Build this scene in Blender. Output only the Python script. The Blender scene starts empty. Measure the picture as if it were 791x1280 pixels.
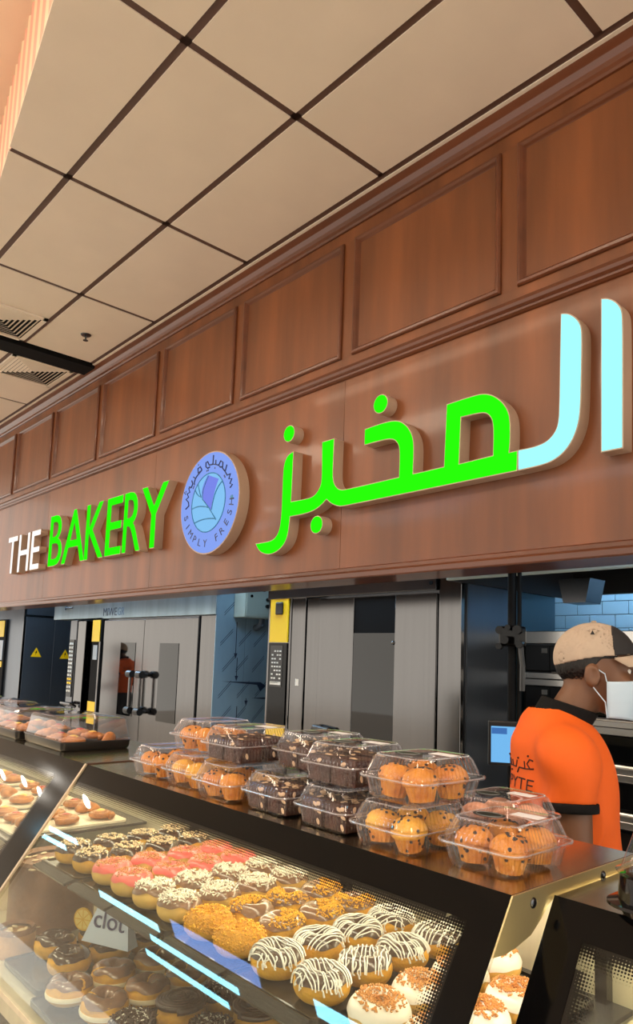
import bpy, bmesh, math, random
import numpy as np
from mathutils import Vector, Matrix, noise
from mathutils.bvhtree import BVHTree
random.seed(7); RNG = np.random.default_rng(7)
S = bpy.context.scene; C = S.collection
PI = math.pi

# ------------------------------------------------------------------ camera, world, exposure
cam = bpy.data.cameras.new('camera'); cam_o = bpy.data.objects.new('camera', cam); C.objects.link(cam_o)
cam.sensor_fit = 'VERTICAL'; cam.sensor_height = 36.0; cam.lens = 36.0 * 900 / 1280
cam.shift_y = 76 / 1280.0; cam.shift_x = 0.0
cam.clip_start = 0.02; cam.clip_end = 100
r_, u_, b_ = Vector((.668, .744, .035)).normalized(), None, Vector((.7418, -.6603, -.1180)).normalized()
u_ = b_.cross(r_).normalized(); r_ = u_.cross(b_).normalized()
cam_o.matrix_world = Matrix(((r_.x, u_.x, b_.x, 0), (r_.y, u_.y, b_.y, 0), (r_.z, u_.z, b_.z, 1.6), (0, 0, 0, 1)))
S.camera = cam_o
w = bpy.data.worlds.new('world'); S.world = w; w.use_nodes = True
bg = w.node_tree.nodes['Background']; bg.inputs[0].default_value = (1.0, .92, .81, 1); bg.inputs[1].default_value = 1.15
S.view_settings.view_transform = 'Standard'; S.view_settings.look = 'None'
S.view_settings.exposure = 0.8; S.view_settings.gamma = 1.0; S.view_settings.use_curve_mapping = False
try:
    S.cycles.transparent_max_bounces = 40; S.cycles.max_bounces = 10
except Exception: pass
LAMP = 13.0        # added store ceiling panels
KITCHEN = 14.0      # kitchen ceiling panels
CASE_LED = 13.0    # strips inside the display cases

# ------------------------------------------------------------------ materials
def lin(c):
    return tuple(((x / 255) / 12.92 if x / 255 <= .04045 else ((x / 255 + .055) / 1.055) ** 2.4) for x in c) + (1,)
MATS = {}
def mat(name, col, rough=.5, metal=0, var=0.0, scale=(8, 8, 8), bump=0.0, bscale=None, emit=None, estr=1.0, coat=0.0, sub=0.0, spec=None, col2=None, ao=False):
    if name in MATS: return MATS[name]
    m = bpy.data.materials.new(name); m.use_nodes = True; nt = m.node_tree; b = nt.nodes['Principled BSDF']
    c = lin(col); b.inputs['Base Color'].default_value = c
    b.inputs['Roughness'].default_value = rough; b.inputs['Metallic'].default_value = metal
    if coat: b.inputs['Coat Weight'].default_value = coat; b.inputs['Coat Roughness'].default_value = .08
    if sub: b.inputs['Subsurface Weight'].default_value = sub; b.inputs['Subsurface Radius'].default_value = (.02, .01, .005)
    if spec is not None: b.inputs['Specular IOR Level'].default_value = spec
    if var or bump or col2:
        tc = nt.nodes.new('ShaderNodeTexCoord'); mp = nt.nodes.new('ShaderNodeMapping'); mp.inputs['Scale'].default_value = scale
        nz = nt.nodes.new('ShaderNodeTexNoise'); nz.inputs['Scale'].default_value = 1; nz.inputs['Detail'].default_value = 5
        nt.links.new(tc.outputs['Object'], mp.inputs[0]); nt.links.new(mp.outputs[0], nz.inputs['Vector'])
        if var or col2:
            rp = nt.nodes.new('ShaderNodeValToRGB'); rp.color_ramp.elements[0].position = .3; rp.color_ramp.elements[1].position = .7
            if col2: a, d = lin(col), lin(col2)
            else: a = tuple(x * (1 - var) for x in c[:3]) + (1,); d = tuple(min(1, x * (1 + var)) for x in c[:3]) + (1,)
            rp.color_ramp.elements[0].color = a; rp.color_ramp.elements[1].color = d
            nt.links.new(nz.outputs['Fac'], rp.inputs[0]); nt.links.new(rp.outputs[0], b.inputs['Base Color'])
        if bump:
            n2 = nz
            if bscale:
                mp2 = nt.nodes.new('ShaderNodeMapping'); mp2.inputs['Scale'].default_value = bscale
                n2 = nt.nodes.new('ShaderNodeTexNoise'); n2.inputs['Scale'].default_value = 1
                nt.links.new(tc.outputs['Object'], mp2.inputs[0]); nt.links.new(mp2.outputs[0], n2.inputs['Vector'])
            bp = nt.nodes.new('ShaderNodeBump'); bp.inputs['Strength'].default_value = bump; bp.inputs['Distance'].default_value = .01
            nt.links.new(n2.outputs['Fac'], bp.inputs['Height']); nt.links.new(bp.outputs[0], b.inputs['Normal'])
    if emit is not None:
        b.inputs['Emission Color'].default_value = lin(emit); b.inputs['Emission Strength'].default_value = estr
    MATS[name] = m; return m

def clear_mat(name, tint=(255, 255, 255), base=.05, gain=.75, rough=.03, haze=0.03, trans=.97):
    m = bpy.data.materials.new(name); m.use_nodes = True; nt = m.node_tree; nt.nodes.clear()
    out = nt.nodes.new('ShaderNodeOutputMaterial'); tr = nt.nodes.new('ShaderNodeBsdfTransparent'); gl = nt.nodes.new('ShaderNodeBsdfGlossy')
    di = nt.nodes.new('ShaderNodeBsdfDiffuse'); mx = nt.nodes.new('ShaderNodeMixShader'); mh = nt.nodes.new('ShaderNodeMixShader')
    lw = nt.nodes.new('ShaderNodeLayerWeight'); lw.inputs['Blend'].default_value = .5
    pw = nt.nodes.new('ShaderNodeMath'); pw.operation = 'POWER'; pw.inputs[1].default_value = 4
    ma = nt.nodes.new('ShaderNodeMath'); ma.operation = 'MULTIPLY_ADD'; ma.inputs[1].default_value = gain; ma.inputs[2].default_value = base; ma.use_clamp = True
    t = lin(tint); tr.inputs[0].default_value = tuple(x * trans for x in t[:3]) + (1,)
    gl.inputs['Color'].default_value = (1, 1, 1, 1); gl.inputs['Roughness'].default_value = rough; di.inputs[0].default_value = (.9, .9, .92, 1)
    nt.links.new(lw.outputs['Facing'], pw.inputs[0]); nt.links.new(pw.outputs[0], ma.inputs[0]); nt.links.new(ma.outputs[0], mx.inputs[0])
    nt.links.new(tr.outputs[0], mh.inputs[1]); nt.links.new(di.outputs[0], mh.inputs[2]); mh.inputs[0].default_value = haze
    nt.links.new(mh.outputs[0], mx.inputs[1]); nt.links.new(gl.outputs[0], mx.inputs[2]); nt.links.new(mx.outputs[0], out.inputs[0])
    MATS[name] = m; return m

def emit_mat(name, col, strength):
    m = bpy.data.materials.new(name); m.use_nodes = True; nt = m.node_tree; nt.nodes.clear()
    out = nt.nodes.new('ShaderNodeOutputMaterial'); e = nt.nodes.new('ShaderNodeEmission')
    e.inputs[0].default_value = lin(col); e.inputs[1].default_value = strength
    nt.links.new(e.outputs[0], out.inputs[0]); MATS[name] = m; return m

wood = mat('wood', (116, 66, 34), .38, var=.35, scale=(5, 5, .55), bump=.04, bscale=(60, 60, 3), coat=.15)
wood_d = mat('wood_moulding', (98, 52, 28), .35, var=.3, scale=(.6, 6, 6), coat=.25)
ceil_m = mat('ceiling_tile', (234, 220, 202), .85, var=.04, scale=(2, 2, 2))
grid_m = mat('ceiling_grid', (92, 66, 56), .5)
black_m = mat('black_paint', (10, 10, 11), .75, spec=.15)
black_gloss = mat('black_gloss', (6, 6, 7), .1, spec=.2)
black_plastic = mat('black_plastic', (20, 20, 21), .3)
steel = mat('steel', (108, 107, 107), .15, 1, var=.05, scale=(30, 30, .6))
steel_b = mat('steel_bright', (196, 194, 190), .25, 1)
steel_d = mat('steel_dark', (96, 98, 102), .22, 1, var=.05, scale=(30, 30, .6))
steel_dk = mat('steel_charcoal', (86, 94, 104), .3, .7, var=.1, scale=(4, 4, .6))
steel_h = mat('steel_top', (190, 182, 160), .2, 1, var=.08, scale=(1, 60, 60))
white_p = mat('white_plastic', (226, 226, 222), .35)
grey_p = mat('grey_green_enamel', (150, 165, 158), .4)
yellow_p = mat('yellow_panel', (244, 200, 10), .4)
beige_side = mat('letter_return', (186, 160, 138), .5)
film = mat('blue_film', (122, 150, 168), .28, .2, var=.15, scale=(3, 3, 1.2), bump=.03, bscale=(12, 12, 4))
ink = mat('film_ink', (18, 34, 60), .5)
tile_w = mat('glazed_tile', (196, 220, 232), .15, coat=.3)
grout = mat('grout', (120, 140, 152), .8)
oven_glass = mat('oven_glass', (10, 11, 12), .03, spec=.55)
glass = clear_mat('case_glass', (246, 250, 246), .045, .7, .0, 0.0, .97)
plastic = clear_mat('clear_plastic', (250, 250, 252), .045, .85, .05, 0.012, .985)
plastic_w = clear_mat('clear_plastic_edge', (250, 250, 255), .16, .7, .12, 0.16, .97)
floor_m = mat('floor', (196, 182, 166), .3, var=.05, scale=(1, 1, 1))

# ------------------------------------------------------------------ mesh helpers
class G:
    def __init__(s): s.v = []; s.f = []
    def add(s, v, f):
        k = len(s.v); s.v += [tuple(p) for p in v]; s.f += [tuple(i + k for i in q) for q in f]; return s
    def box(s, x0, x1, y0, y1, z0, z1, M=None):
        v = [Vector(p) for p in ((x0, y0, z0), (x1, y0, z0), (x1, y1, z0), (x0, y1, z0), (x0, y0, z1), (x1, y0, z1), (x1, y1, z1), (x0, y1, z1))]
        if M: v = [M @ p for p in v]
        return s.add(v, ((0, 3, 2, 1), (4, 5, 6, 7), (0, 1, 5, 4), (1, 2, 6, 5), (2, 3, 7, 6), (3, 0, 4, 7)))
    def prism(s, poly, a, b, fn):   # poly 2d, fn(u,v,t)->3d
        n = len(poly); v = [fn(u, q, a) for u, q in poly] + [fn(u, q, b) for u, q in poly]
        f = [tuple(range(n))[::-1], tuple(range(n, 2 * n))] + [(i, (i + 1) % n, (i + 1) % n + n, i + n) for i in range(n)]
        return s.add(v, f)
    def tube(s, pts, r, n=8, closed=False, caps=True):
        pts = [Vector(p) for p in pts]; m = len(pts); rr = r if isinstance(r, (list, tuple)) else [r] * m
        v = []; f = []
        nrm = None
        for i, p in enumerate(pts):
            if closed: t = pts[(i + 1) % m] - pts[i - 1]
            else: t = pts[min(i + 1, m - 1)] - pts[max(i - 1, 0)]
            t.normalize()
            if nrm is None:
                nrm = t.orthogonal().normalized()
            else:
                nrm = (nrm - t * nrm.dot(t)); nrm = nrm.normalized() if nrm.length > 1e-6 else t.orthogonal().normalized()
            bn = t.cross(nrm)
            for k in range(n):
                a = 2 * PI * k / n; v.append(p + (nrm * math.cos(a) + bn * math.sin(a)) * rr[i])
        for i in range(m if closed else m - 1):
            j = (i + 1) % m
            for k in range(n): f.append((i * n + k, i * n + (k + 1) % n, j * n + (k + 1) % n, j * n + k))
        if caps and not closed: f.append(tuple(range(n))[::-1]); f.append(tuple(range((m - 1) * n, m * n)))
        return s.add(v, f)
    def cyl(s, a, b, r, n=16): return s.tube([a, b], r, n)
    def lathe(s, prof, n=24, c=(0, 0, 0), caps=False):
        v = []; f = []; m = len(prof)
        for i in range(n):
            a = 2 * PI * i / n
            for r, z in prof: v.append((c[0] + r * math.cos(a), c[1] + r * math.sin(a), c[2] + z))
        for i in range(n):
            j = (i + 1) % n
            for k in range(m - 1): f.append((i * m + k, j * m + k, j * m + k + 1, i * m + k + 1))
        if caps:
            f.append(tuple(i * m for i in range(n))[::-1]); f.append(tuple(i * m + m - 1 for i in range(n)))
        return s.add(v, f)
    def loops(s, L, cap0=False, cap1=False):
        n = len(L[0]); v = [p for l in L for p in l]; f = []
        for i in range(len(L) - 1):
            for k in range(n): f.append((i * n + k, i * n + (k + 1) % n, (i + 1) * n + (k + 1) % n, (i + 1) * n + k))
        if cap0: f.append(tuple(range(n))[::-1])
        if cap1: f.append(tuple(range((len(L) - 1) * n, len(L) * n)))
        return s.add(v, f)
    def grid(s, P):   # P[i][j] 3d
        n = len(P); m = len(P[0]); v = [p for r in P for p in r]
        return s.add(v, [(i * m + j, (i + 1) * m + j, (i + 1) * m + j + 1, i * m + j + 1) for i in range(n - 1) for j in range(m - 1)])
    def ball(s, c, r, n=8, m=5, M=None):
        rx, ry, rz = r if isinstance(r, (tuple, list)) else (r, r, r); v = []; f = []
        for i in range(m + 1):
            t = PI * i / m
            for k in range(n):
                a = 2 * PI * k / n; p = Vector((rx * math.sin(t) * math.cos(a), ry * math.sin(t) * math.sin(a), rz * math.cos(t)))
                if M: p = M @ p
                v.append(p + Vector(c))
        for i in range(m):
            for k in range(n): f.append((i * n + k, (i + 1) * n + k, (i + 1) * n + (k + 1) % n, i * n + (k + 1) % n))
        return s.add(v, f)
    def mesh(s, name, m, smooth=False, bevel=0, seg=2, angle=None):
        me = bpy.data.meshes.new(name); me.from_pydata([tuple(p) for p in s.v], [], s.f)
        bm = bmesh.new(); bm.from_mesh(me)
        bmesh.ops.remove_doubles(bm, verts=bm.verts, dist=1e-6)
        bmesh.ops.recalc_face_normals(bm, faces=bm.faces)
        if bevel:
            es = [e for e in bm.edges if len(e.link_faces) == 2 and e.calc_face_angle(0) > .6]
            bmesh.ops.bevel(bm, geom=es, offset=bevel, segments=seg, profile=.5, affect='EDGES')
        bm.to_mesh(me); bm.free()
        if m: me.materials.append(m)
        if smooth:
            for p in me.polygons: p.use_smooth = True
            try: me.set_sharp_from_angle(angle=angle or .7)
            except Exception: pass
        return me
    def obj(s, name, m, parent=None, **k): return link(name, s.mesh(name, m, **k), parent)

def link(name, me, parent=None, loc=None):
    o = bpy.data.objects.new(name, me); C.objects.link(o)
    if parent: o.parent = parent
    if loc: o.location = loc
    return o
def tag(o, label, cat, group=None):
    o['label'] = label; o['category'] = cat
    if group: o['group'] = group
    return o
def thing(name, label, cat, loc=(0, 0, 0), rz=0, group=None):
    o = bpy.data.objects.new(name, None); C.objects.link(o); o.location = loc; o.rotation_euler = (0, 0, rz); o.empty_display_size = .05
    return tag(o, label, cat, group)
def struct(o): o['kind'] = 'structure'; return o
def empty_struct(name, loc=(0, 0, 0)):
    o = bpy.data.objects.new(name, None); C.objects.link(o); o.location = loc; return struct(o)
def kids(o): return [c for c in ALLKIDS.get(o.name, [])]
def dup(root, loc, rz=0, label=None, group=None, rot=None, scale=None):
    r = root.copy(); C.objects.link(r); r.location = loc; r.rotation_euler = rot or (0, 0, rz)
    if scale: r.scale = scale
    if label: r['label'] = label
    if group: r['group'] = group
    for ch in list(root.children):
        c = ch.copy(); C.objects.link(c); c.parent = r
        for g in list(ch.children):
            d = g.copy(); C.objects.link(d); d.parent = c
    return r
def curve_mesh(cu, name, m, xf):
    o = bpy.data.objects.new('tmp', cu); C.objects.link(o); bpy.context.view_layer.update()
    me = bpy.data.meshes.new_from_object(o.evaluated_get(bpy.context.evaluated_depsgraph_get()))
    bpy.data.objects.remove(o); me.name = name
    for v in me.vertices: v.co = xf(v.co)
    me.materials.clear(); me.materials.append(m); me.update()
    return me
def text_curve(body, extrude=0, offset=0, res=4):
    cu = bpy.data.curves.new('t', 'FONT'); cu.body = body; cu.extrude = extrude; cu.offset = offset; cu.resolution_u = res
    return cu
def text_bounds(body):
    o = bpy.data.objects.new('tmp', text_curve(body)); C.objects.link(o); bpy.context.view_layer.update()
    bb = [Vector(c) for c in o.bound_box]; bpy.data.objects.remove(o)
    return min(b.x for b in bb), max(b.x for b in bb), min(b.y for b in bb), max(b.y for b in bb)
def flat_text(body, name, m, parent, x0, x1, z0, z1, fn, th=.002, offset=0):
    """text scaled into the box x0..x1, z0..z1; fn(u,v,t) -> 3d point"""
    a, b, c, d = text_bounds(body)
    sx, sz = (x1 - x0) / (b - a), (z1 - z0) / (d - c)
    me = curve_mesh(text_curve(body, 1.0, offset), name, m, lambda p: Vector(fn(x0 + (p.x - a) * sx, z0 + (p.y - c) * sz, (p.z + 1) / 2 * th)))
    return link(name, me, parent)
def poly_curve(polys, extrude, offset=0):
    cu = bpy.data.curves.new('p', 'CURVE'); cu.dimensions = '2D'; cu.fill_mode = 'BOTH'; cu.extrude = extrude; cu.offset = offset
    for pl in polys:
        sp = cu.splines.new('POLY'); sp.points.add(len(pl) - 1); sp.use_cyclic_u = True
        for q, (x, y) in zip(sp.points, pl): q.co = (x, y, 0, 1)
    return cu
def smooth_poly(pl, it=1, sharp=.75):
    """Chaikin rounding that keeps corners sharper than a right-angle-ish turn."""
    for _ in range(it):
        out = []; n = len(pl)
        for i in range(n):
            p, a, b = Vector(pl[i]), Vector(pl[i - 1]), Vector(pl[(i + 1) % n])
            d1, d2 = (p - a), (b - p)
            if d1.length < 1e-6 or d2.length < 1e-6 or d1.angle(d2) > sharp: out.append(tuple(p))
            else:
                out.append(tuple(p - d1 * .25)); out.append(tuple(p + d2 * .25))
        pl = out
    return pl

# ------------------------------------------------------------------ structure: floor, ceiling
YF = 2.8; ZC = 4.29
struct(G().box(-18, 5, -9, 8, -.1, 0).obj('floor', floor_m))

ceiling = empty_struct('ceiling', (0, 0, ZC))
CB = [(-.06 - 1.27 * k) for k in range(-2, 5)]        # 2.48 .. -5.14
XL = [3.75] + CB + [-6.34]; XR = [-6.62, -7.97, -9.3, -10.6, -11.9, -13.2]
YL = [-.475, .16, .795, 1.43, 2.07, 2.705]
def wall_y(x): return 1.003 + (-3.3 - x) * (1.36 - 1.033) / 1.9
tile_cache = {}
def ctile(x0, x1, y0, y1):
    k = (round(x1 - x0, 3), round(y1 - y0, 3))
    if k not in tile_cache: tile_cache[k] = G().box(0, k[0], 0, k[1], 0, .018).mesh('ceiling_tile', ceil_m)
    return link('ceiling_tile', tile_cache[k], ceiling, (x0, y0, 0))
g_ = .02
XE = -1.35
for seg in (XL, XR):
    for xa, xb in zip(seg[:-1], seg[1:]):
        for ya, yb in zip(YL[:-1], YL[1:]):
            x0, x1, y0, y1 = xb + g_, xa - g_, ya + g_, yb - g_
            if xb < XE and xa > -6.5 and .1 < ya < 1.4:       # the coffer cuts these tiles
                xr = min(x1, XE + .02)
                if y1 > wall_y(xr):
                    xl = x0 if wall_y(x0) < y1 else -3.3 - (y1 - 1.003) / .1721
                    pl = [(xl, max(wall_y(xl), y0)), (xr, max(wall_y(xr), y0)), (xr, y1), (xl, y1)]
                    if wall_y(xr) < y0 < wall_y(xl): pl.insert(1, (-3.3 - (y0 - 1.003) / .1721, y0))
                    if len(set(pl)) < len(pl): pl = list(dict.fromkeys(pl))
                    G().prism(pl, 0, .018, lambda u, v, t: (u, v, t)).obj('ceiling_tile', ceil_m, ceiling)
                if x1 > XE + .05: ctile(XE + .03, x1, y0, y1)
                continue
            ctile(x0, x1, y0, y1)
bars = {}
def gbar(x0, x1, y0, y1):
    k = (round(x1 - x0, 3), round(y1 - y0, 3))
    if k not in bars: bars[k] = G().box(0, k[0], 0, k[1], 0, .006).mesh('grid_bar', grid_m)
    link('grid_bar', bars[k], ceiling, (x0, y0, .006))
for x in XL[1:-1] + XR[1:]:
    if -6.4 < x < XE: gbar(x - .024, x + .024, wall_y(x) + .01, 2.705); gbar(x - .024, x + .024, -.475, .16)
    else: gbar(x - .024, x + .024, -.475, 2.705)
for y in YL[1:]:
    for a, b in ((XL[-1], XL[0]), (XR[-1], XR[0])):
        if .7 < y < .9: gbar(-2.0, XL[0], y - .024, y + .024) if a > -6.5 else gbar(a, b, y - .024, y + .024)
        else: gbar(a, b, y - .024, y + .024)
G().box(XR[-1], XL[0], 2.725, YF, 0, .02).obj('edge_strip', ceil_m, ceiling)
G().box(-18, 5, -9, -.475, .0, .03).obj('plain_field', ceil_m, ceiling)
# plenum above visible tiles
G().box(XE, 3.75, -.475, 3.0, .03, .05).add([], []).box(-13.2, -6.34, -.475, 3.0, .03, .05).box(-6.34, XE, -.475, .16, .03, .05).box(-6.34, XE, 1.62, 3.0, .03, .05).obj('deck', ceil_m, ceiling)
# raised coffer with a slatted wall
slat_m = mat('coffer_slat', (240, 222, 196), .6); slat_shade = mat('coffer_slat_shade', (232, 184, 166), .6); orange_m = mat('orange_band', (214, 128, 66), .6)  # pink tone on alternate slats paints in their shading contrast
coffer = empty_struct('trim_1', (0, 0, ZC))
ax = Vector((-1.9, .327, 0)).normalized(); nrm_w = Vector((-ax.y, ax.x, 0))
def wpt(s, d, z): p = Vector((XE, wall_y(XE) + .03, 0)) + ax * s + nrm_w * d; return (p.x, p.y, z)
slat_me = None
for k in range(80):
    s0 = .01 + k * .095
    if s0 > 5.0: break
    G().prism([(s0, .03), (s0 + .06, .03), (s0 + .06, -.0), (s0 + .03, -.02), (s0, -.0)], .02, .62, lambda u, v, t: wpt(u, -v, t)).obj('slat', (slat_m, slat_shade)[k % 2], coffer)
G().prism([(0, -.04), (5.08, -.04), (5.08, -.07), (0, -.07)], .02, .62, lambda u, v, t: wpt(u, v, t)).obj('backing', mat('slat_backing', (150, 96, 78), .8), coffer)
G().prism([(0, -.03), (5.08, -.03), (5.08, -.07), (0, -.07)], .62, .86, lambda u, v, t: wpt(u, v, t)).obj('orange_band', orange_m, coffer)
G().box(-6.36, XE + .02, .16, 1.7, .86, .88).obj('coffer_top', ceil_m, coffer)
G().box(-6.36, -6.33, .16, 1.6, 0.02, .86).obj('coffer_end', ceil_m, coffer); G().box(XE, XE + .03, .16, .72, 0.02, .86).obj('coffer_end', ceil_m, coffer)
G().box(-6.36, XE + .02, .13, .16, 0.02, .86).obj('coffer_side', ceil_m, coffer)

cv = thing('added_cove_lamp', 'added unseen warm lamp strip brightening the raised slatted coffer', 'ceiling lamp', (-4.0, .2, ZC + .3))  # unseen strip added to brighten the slat faces
G().box(-2.2, 2.2, -.03, .0, -.05, .05).obj('housing', white_p, cv); G().box(-2.18, 2.18, .0, .006, -.04, .04).obj('diffuser', emit_mat('added_cove_glow', (255, 222, 190), 9.0), cv)
tag(G().box(-6.6, -6.36, -.47, 2.79, ZC - .028, ZC + .03).obj('ceiling_channel', black_m, bevel=.004), 'black metal channel running across the ceiling between the two air vents', 'ceiling channel')
# air vents
def vent(x0, x1, y0, y1, label):
    cx, cy = (x0 + x1) / 2, (y0 + y1) / 2; t = thing('air_vent', label, 'vent', (cx, cy, ZC), group='ceiling air vents')
    a, b = (x1 - x0) / 2, (y1 - y0) / 2
    f = G()
    for (p, q, r, s) in ((-a, a, -b, -b + .035), (-a, a, b - .035, b), (-a, -a + .035, -b, b), (a - .035, a, -b, b)): f.box(p, q, r, s, -.014, -.001)
    f.obj('frame', ceil_m, t)
    G().box(-a + .03, a - .03, -b + .03, b - .03, -.003, -.001).obj('dark_core', black_m, t)
    for k in range(7):
        u = a - .045 - k * .034; v = b - .045 - k * .034
        if u < .03 or v < .03: break
        for (sx, sy, l) in ((1, 0, v), (-1, 0, v), (0, 1, u), (0, -1, u)):
            if sx: P = [(sx * u, -l, -.004), (sx * u, l, -.004), (sx * (u - .02), l - .02, -.016), (sx * (u - .02), -l + .02, -.016)]
            else: P = [(-l, sy * v, -.004), (l, sy * v, -.004), (l - .02, sy * (v - .02), -.016), (-l + .02, sy * (v - .02), -.016)]
            gg = G(); gg.add(P + [(x, y, z + .003) for x, y, z in P], ((0, 1, 2, 3), (4, 5, 6, 7), (0, 1, 5, 4), (1, 2, 6, 5), (2, 3, 7, 6), (3, 0, 4, 7))); gg.obj('louvre', ceil_m, t)
    return t
vent(-6.3, -5.72, 1.46, 2.05, 'square ceiling air vent on the sprinkler side of the black channel')
vent(-7.24, -6.64, 2.09, 2.66, 'square ceiling air vent tucked between the black channel and the wood fascia')
sp = thing('sprinkler', 'small ceiling fire sprinkler in the middle of a tile', 'sprinkler', (-5.776, 2.397, ZC))
G().lathe([(.0, -.001), (.045, -.001), (.04, -.008), (.012, -.012)], 16).obj('escutcheon', steel_d, sp, smooth=True)
G().cyl((0, 0, -.01), (0, 0, -.05), .008, 8).cyl((.014, 0, -.012), (.01, 0, -.05), .003, 6).cyl((-.014, 0, -.012), (-.01, 0, -.05), .003, 6).lathe([(0, -.05), (.022, -.05), (.022, -.054), (0, -.054)], 10).obj('head', steel_d, sp)

# store lamps; the unseen aisle panels are added as main light
added_panel_glow = emit_mat('added_panel_glow', (255, 232, 205), LAMP); lamp_cool = emit_mat('lamp_cool', (150, 225, 255), 9.0); lamp_blue = emit_mat('lamp_blue', (140, 170, 240), 4.0); spot_m = emit_mat('spot_lens', (255, 246, 232), 22.0)
for (x, y) in ((-11.5, -.5), (-9.0, -.5), (-6.9, -.5), (-4.9, -.5), (-2.6, -.5), (-.3, -.5), (2.0, -.5), (.5, -4.2)):
    t = thing('added_panel_lamp', 'long added ceiling lamp panel, out of view over the shop aisle', 'ceiling lamp', (x, y, ZC), group='added panel lamps over the aisle')
    G().box(-.62, .62, -.32, .32, -.02, -.001).obj('frame', white_p, t); G().box(-.58, .58, -.28, .28, -.026, -.02).obj('diffuser', added_panel_glow, t)
for (x0, x1, y, wd) in ((-10.8, -9.0, -3.95, .12), (-8.55, -6.7, -3.8, .26), (-5.73, -4.0, -3.75, .2), (-9.35, -7.25, -4.2, .1), (-9.65, -7.6, -4.54, .1), (-12.75, -11.7, -3.4, .1), (-12.2, -11.1, -3.16, .1)):
    t = thing('strip_lamp', 'cool white linear ceiling lamp above the shop aisle', 'ceiling lamp', ((x0 + x1) / 2, y, ZC), group='linear lamps over the aisle'); h = (x1 - x0) / 2
    G().box(-h - .02, h + .02, -wd / 2 - .02, wd / 2 + .02, -.02, -.001).obj('housing', white_p, t); G().box(-h, h, -wd / 2, wd / 2, -.024, -.02).obj('diffuser', lamp_blue if wd > .25 else lamp_cool, t)
for (x, y) in ((-11.2, -2.07), (-12.1, -2.5), (-13.85, -2.45), (-12.75, -2.4), (-10.2, -2.3)):
    t = thing('spot_lamp', 'round white ceiling spot lamp above the shop aisle', 'ceiling lamp', (x, y, ZC), group='spot lamps over the aisle')
    G().lathe([(.0, -.001), (.14, -.001), (.13, -.03), (.11, -.03)], 20).obj('ring', white_p, t, smooth=True); G().lathe([(0, -.025), (.11, -.025), (.11, -.022)], 20).obj('lens', spot_m, t)

# ------------------------------------------------------------------ wood fascia above the counter
fas = empty_struct('wall_fascia', (0, YF, 0))
X0, X1 = -14.0, 2.4
G().box(X0, X1, .03, .22, 2.07, ZC).obj('core', wood, fas)
xs = [-2.95 + 2.2 * k for k in range(-6, 4)]
xs = [X0] + [x for x in xs if X0 + .2 < x < X1] + [X1]
for a, b in zip(xs[:-1], xs[1:]):
    G().box(a + .0015, b - .0015, 0, .03, 2.10, 3.235).obj('wood_sheet', wood, fas)
per = 1.105; px0 = -4.0
k0 = int((X0 - px0) / per) + 1
frame_me = panel_me = None
ZP0, ZP1 = 3.365, 4.092; PW = 1.012
def mitre_frame(w, h, prof):   # prof: list of (inset, outY)
    g = G(); L = []
    for ins, yy in prof: L.append([(ins, yy, ins), (w - ins, yy, ins), (w - ins, yy, h - ins), (ins, yy, h - ins)])
    return g.loops(L)
frame_me = mitre_frame(PW, ZP1 - ZP0, [(0, .004), (0, -.012), (.006, -.02), (.018, -.022), (.028, -.012), (.036, .0), (.040, .004)]).mesh('panel_frame', wood_d)
panel_me = G().box(.03, PW - .03, .004, .03, .03, ZP1 - ZP0 - .03).mesh('raised_panel', wood)
stile_me = G().box(0, per - PW + .004, 0, .03, ZP0 - .002, ZP1 + .002).mesh('stile', wood)
k = -9
while True:
    x = px0 + per * k
    if x > X1 - .3: break
    if x > X0:
        link('panel_frame', frame_me, fas, (x, 0, ZP0)); link('raised_panel', panel_me, fas, (x, 0, ZP0)); link('stile', stile_me, fas, (x + PW - .002, 0, 0))
    k += 1
G().box(X0, X1, 0, .03, ZP1, 4.2).obj('top_rail', wood, fas); G().box(X0, X1, 0, .03, 3.29, ZP0).obj('middle_rail', wood, fas)
def sweep(prof, name, m): return G().prism(prof, X0, X1, lambda u, v, t: (t, u, v)).obj(name, m, fas)
sweep([(.02, 3.225), (-.012, 3.228), (-.024, 3.236), (-.026, 3.245), (-.018, 3.252), (-.03, 3.262), (-.036, 3.276), (-.03, 3.29), (-.014, 3.298), (-.01, 3.308), (.02, 3.31)], 'belt_moulding', wood_d)
sweep([(.02, 4.165), (-.012, 4.17), (-.02, 4.18), (-.022, 4.2), (-.035, 4.215), (-.05, 4.24), (-.055, 4.289), (.02, 4.289)], 'crown_moulding', wood_d)
sweep([(.22, 2.045), (-.03, 2.045), (-.036, 2.052), (-.036, 2.075), (-.028, 2.085), (-.02, 2.088), (-.018, 2.105), (-.008, 2.112), (.02, 2.114), (.22, 2.114)], 'bottom_moulding', wood_d)

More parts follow.
